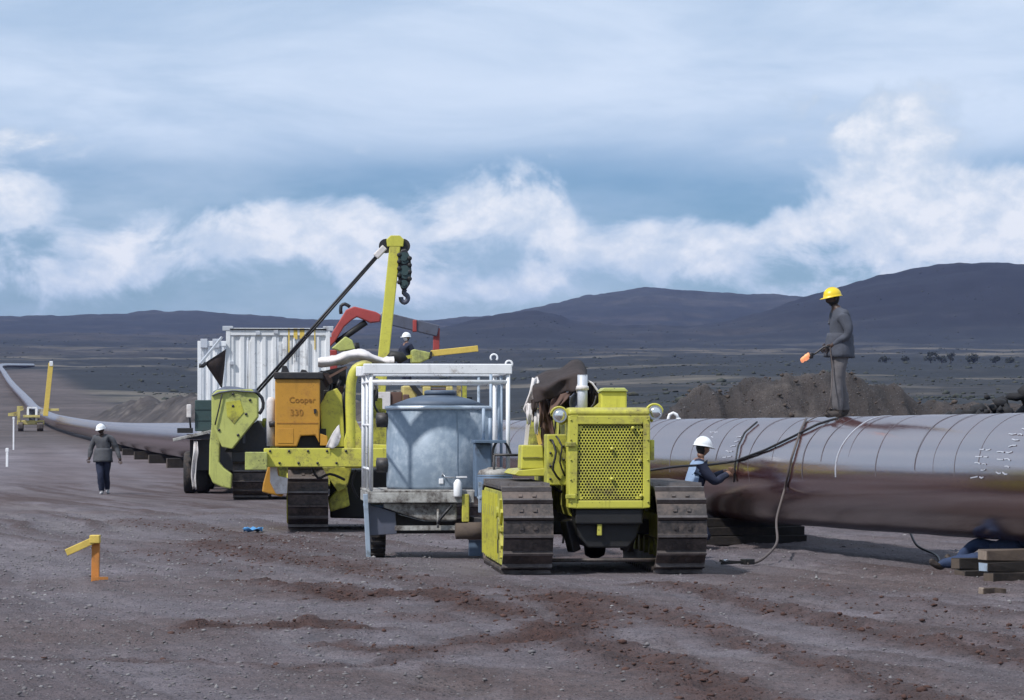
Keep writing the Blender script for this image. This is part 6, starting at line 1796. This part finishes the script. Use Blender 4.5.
# walker on the left
Y3 = 77.0; x3 = world_at(103, Y3)
J = dict(pelvis=(0.0, 0, .93), chest=(.01, .02, 1.28), neck=(-.02, .0, 1.49), head=(-.05, -.04, 1.62),
         shL=(-.20, .02, 1.41), shR=(.21, .02, 1.40), elL=(-.31, .04, 1.15), elR=(.34, .04, 1.14), wrL=(-.33, -.06, .92), wrR=(.42, -.02, .90),
         hipL=(-.09, 0, .89), hipR=(.10, 0, .89), knL=(-.05, -.10, .49), knR=(.07, .04, .50), anL=(-.03, .0, .10), anR=(.08, .22, .14), toeL=(-.03, -.20, .04), toeR=(.13, .05, .04))
person((x3, Y3, gz(x3, Y3) - .01), 0, J, 'person in charcoal jacket and white helmet walking on the dirt strip', ('cl_dark', 'cl_navy', 'boot_pale', 'skin'), 'helmet_w', (-.35, -.9, -.4), scale=1.03, bulk=1.25)
# masked worker standing on the tall crawler
Y4 = YF + 1.6; x4 = world_at(407, Y4)
J = stand(lean=(-.03, 0)); J['elR'] = (.2, .16, 1.15); J['wrR'] = (.0, .30, 1.05); J['elL'] = (-.2, -.18, 1.16); J['wrL'] = (-.28, -.30, 1.0)
for k in list(J): J[k] = Vector(J[k])
zz4 = CAM_H + (HORY - 332.5) / FPX * Y4 - 1.81
person((x4, Y4, 2.362), R(-55), J, 'person in navy with white helmet and white face cloth standing on the crawler', ('cl_navy', 'cl_navy', 'boot', 'skin_mid'), 'helmet_w', (-.1, -1, -.15), mask='mask', scale=(CAM_H + (HORY - 332.5) / FPX * Y4 - 2.362) / 1.81)
# worker in blue tucked under the pipe behind the near skids
Y5 = 35.15; x5 = world_at(1000, Y5)
J = dict(pelvis=(-.12, .10, .22), chest=(.22, -.10, .42), neck=(.42, -.14, .58), head=(.54, -.14, .66),
         shL=(.34, .06, .52), shR=(.30, -.28, .50), elL=(.55, .05, .34), elR=(.52, -.32, .32), wrL=(.70, -.05, .50), wrR=(.68, -.28, .48),
         hipL=(-.14, .20, .22), hipR=(-.14, 0.0, .22), knL=(-.48, .26, .34), knR=(-.46, -.02, .16), anL=(-.72, .28, .10), anR=(-.88, .0, .10), toeL=(-.84, .32, .20), toeR=(-.98, -.10, .16))
person((x5 + .22, Y5 + .32, gz(x5, Y5)), R(-15), J, 'person in blue workwear lying half under the pipe behind timber skids', ('cl_blue', 'cl_blue', 'boot', 'skin_mid'), 'helmet_w', (.9, -.1, .4))

# ------------------------------------------------------------------ shrubs standing out on the plain
def shrub(px, py, Yv, h, wd, seed):
    rg = random.Random(seed)
    x = world_at(px, Yv); z0 = gz(x, Yv)
    f = Frame('shrub', (x, Yv, z0 - .05), rg.uniform(0, 6), 'dark rounded bush on the plain below the right-hand hill', 'bush', 'bushes below the right-hand hill')
    tr = MB(); tr.path([(0, 0, 0), (.05 * h, .02 * h, .3 * h), (.02 * h, 0, .55 * h)], [.05 * h, .04 * h, .02 * h], 7)
    for k in range(5):
        a = k * 1.3 + rg.random(); tr.path([(.04 * h, .01 * h, .25 * h), (.25 * wd * math.cos(a), .25 * wd * math.sin(a), .6 * h)], [.03 * h, .01 * h], 5)
    tr.build('trunk', 'bark', f.o)
    cr = MB()
    cl_ = [(Vector((rg.gauss(0, .22) * wd, rg.gauss(0, .22) * wd, h * rg.uniform(.35, .85))), rg.uniform(.16, .3) * wd) for _ in range(10)]
    for k in range(420):
        c0, r0 = rg.choice(cl_)
        d = Vector((rg.gauss(0, 1), rg.gauss(0, 1), rg.gauss(0, .8))).normalized() * r0 * rg.uniform(.5, 1.05)
        p = c0 + d; s1 = .07 * wd
        u = Vector((rg.gauss(0, 1), rg.gauss(0, 1), rg.gauss(0, 1))).normalized(); v = u.cross(Vector((rg.gauss(0, 1), rg.gauss(0, 1), rg.gauss(0, 1)))).normalized()
        cr.add([p - u * s1, p + v * s1 * .6, p + u * s1, p - v * s1 * .6], [(0, 1, 2, 3)])
    cr.build('crown', 'leaf', f.o, fix=False)
for k, (px, py, Yv, h, wd) in enumerate(((931, 357, 1050, 4.2, 4.0), (942, 356, 1080, 3.6, 3.4), (951, 356, 1040, 4.0, 3.2), (973, 356, 1060, 4.4, 4.6), (905, 357, 1120, 3.0, 3.4), (1010, 357, 1090, 3.2, 4.2), (884, 359, 1000, 2.6, 3.0), (996, 358, 1010, 2.6, 3.6))):
    shrub(px, py, Yv, h, wd, 40 + k)
# ------------------------------------------------------------------ air between the camera and the hills
hz_v, hz_t, hz_b = new_mat('haze_air')
hz_t.n.remove(hz_b)
pv = hz_t.new('ShaderNodeVolumePrincipled')
pv.inputs['Color'].default_value = (0.30, 0.42, 0.95, 1)
pv.inputs['Density'].default_value = 0.000048
for nm in ('Density Attribute', 'Color Attribute', 'Temperature Attribute'):
    pv.inputs[nm].default_value = ''
hz_t.l.new(pv.outputs[0], hz_t.n['Material Output'].inputs['Volume'])
zmin, zmax = float(Z.min()), float(Z.max())
haze = MB().box(-13600, 13600, -13600, 13600, zmin - 1.0, zmax + 20.0).build('haze', hz_v)
tag(haze, 'thin bluish haze lying over the whole plain', kind='stuff')
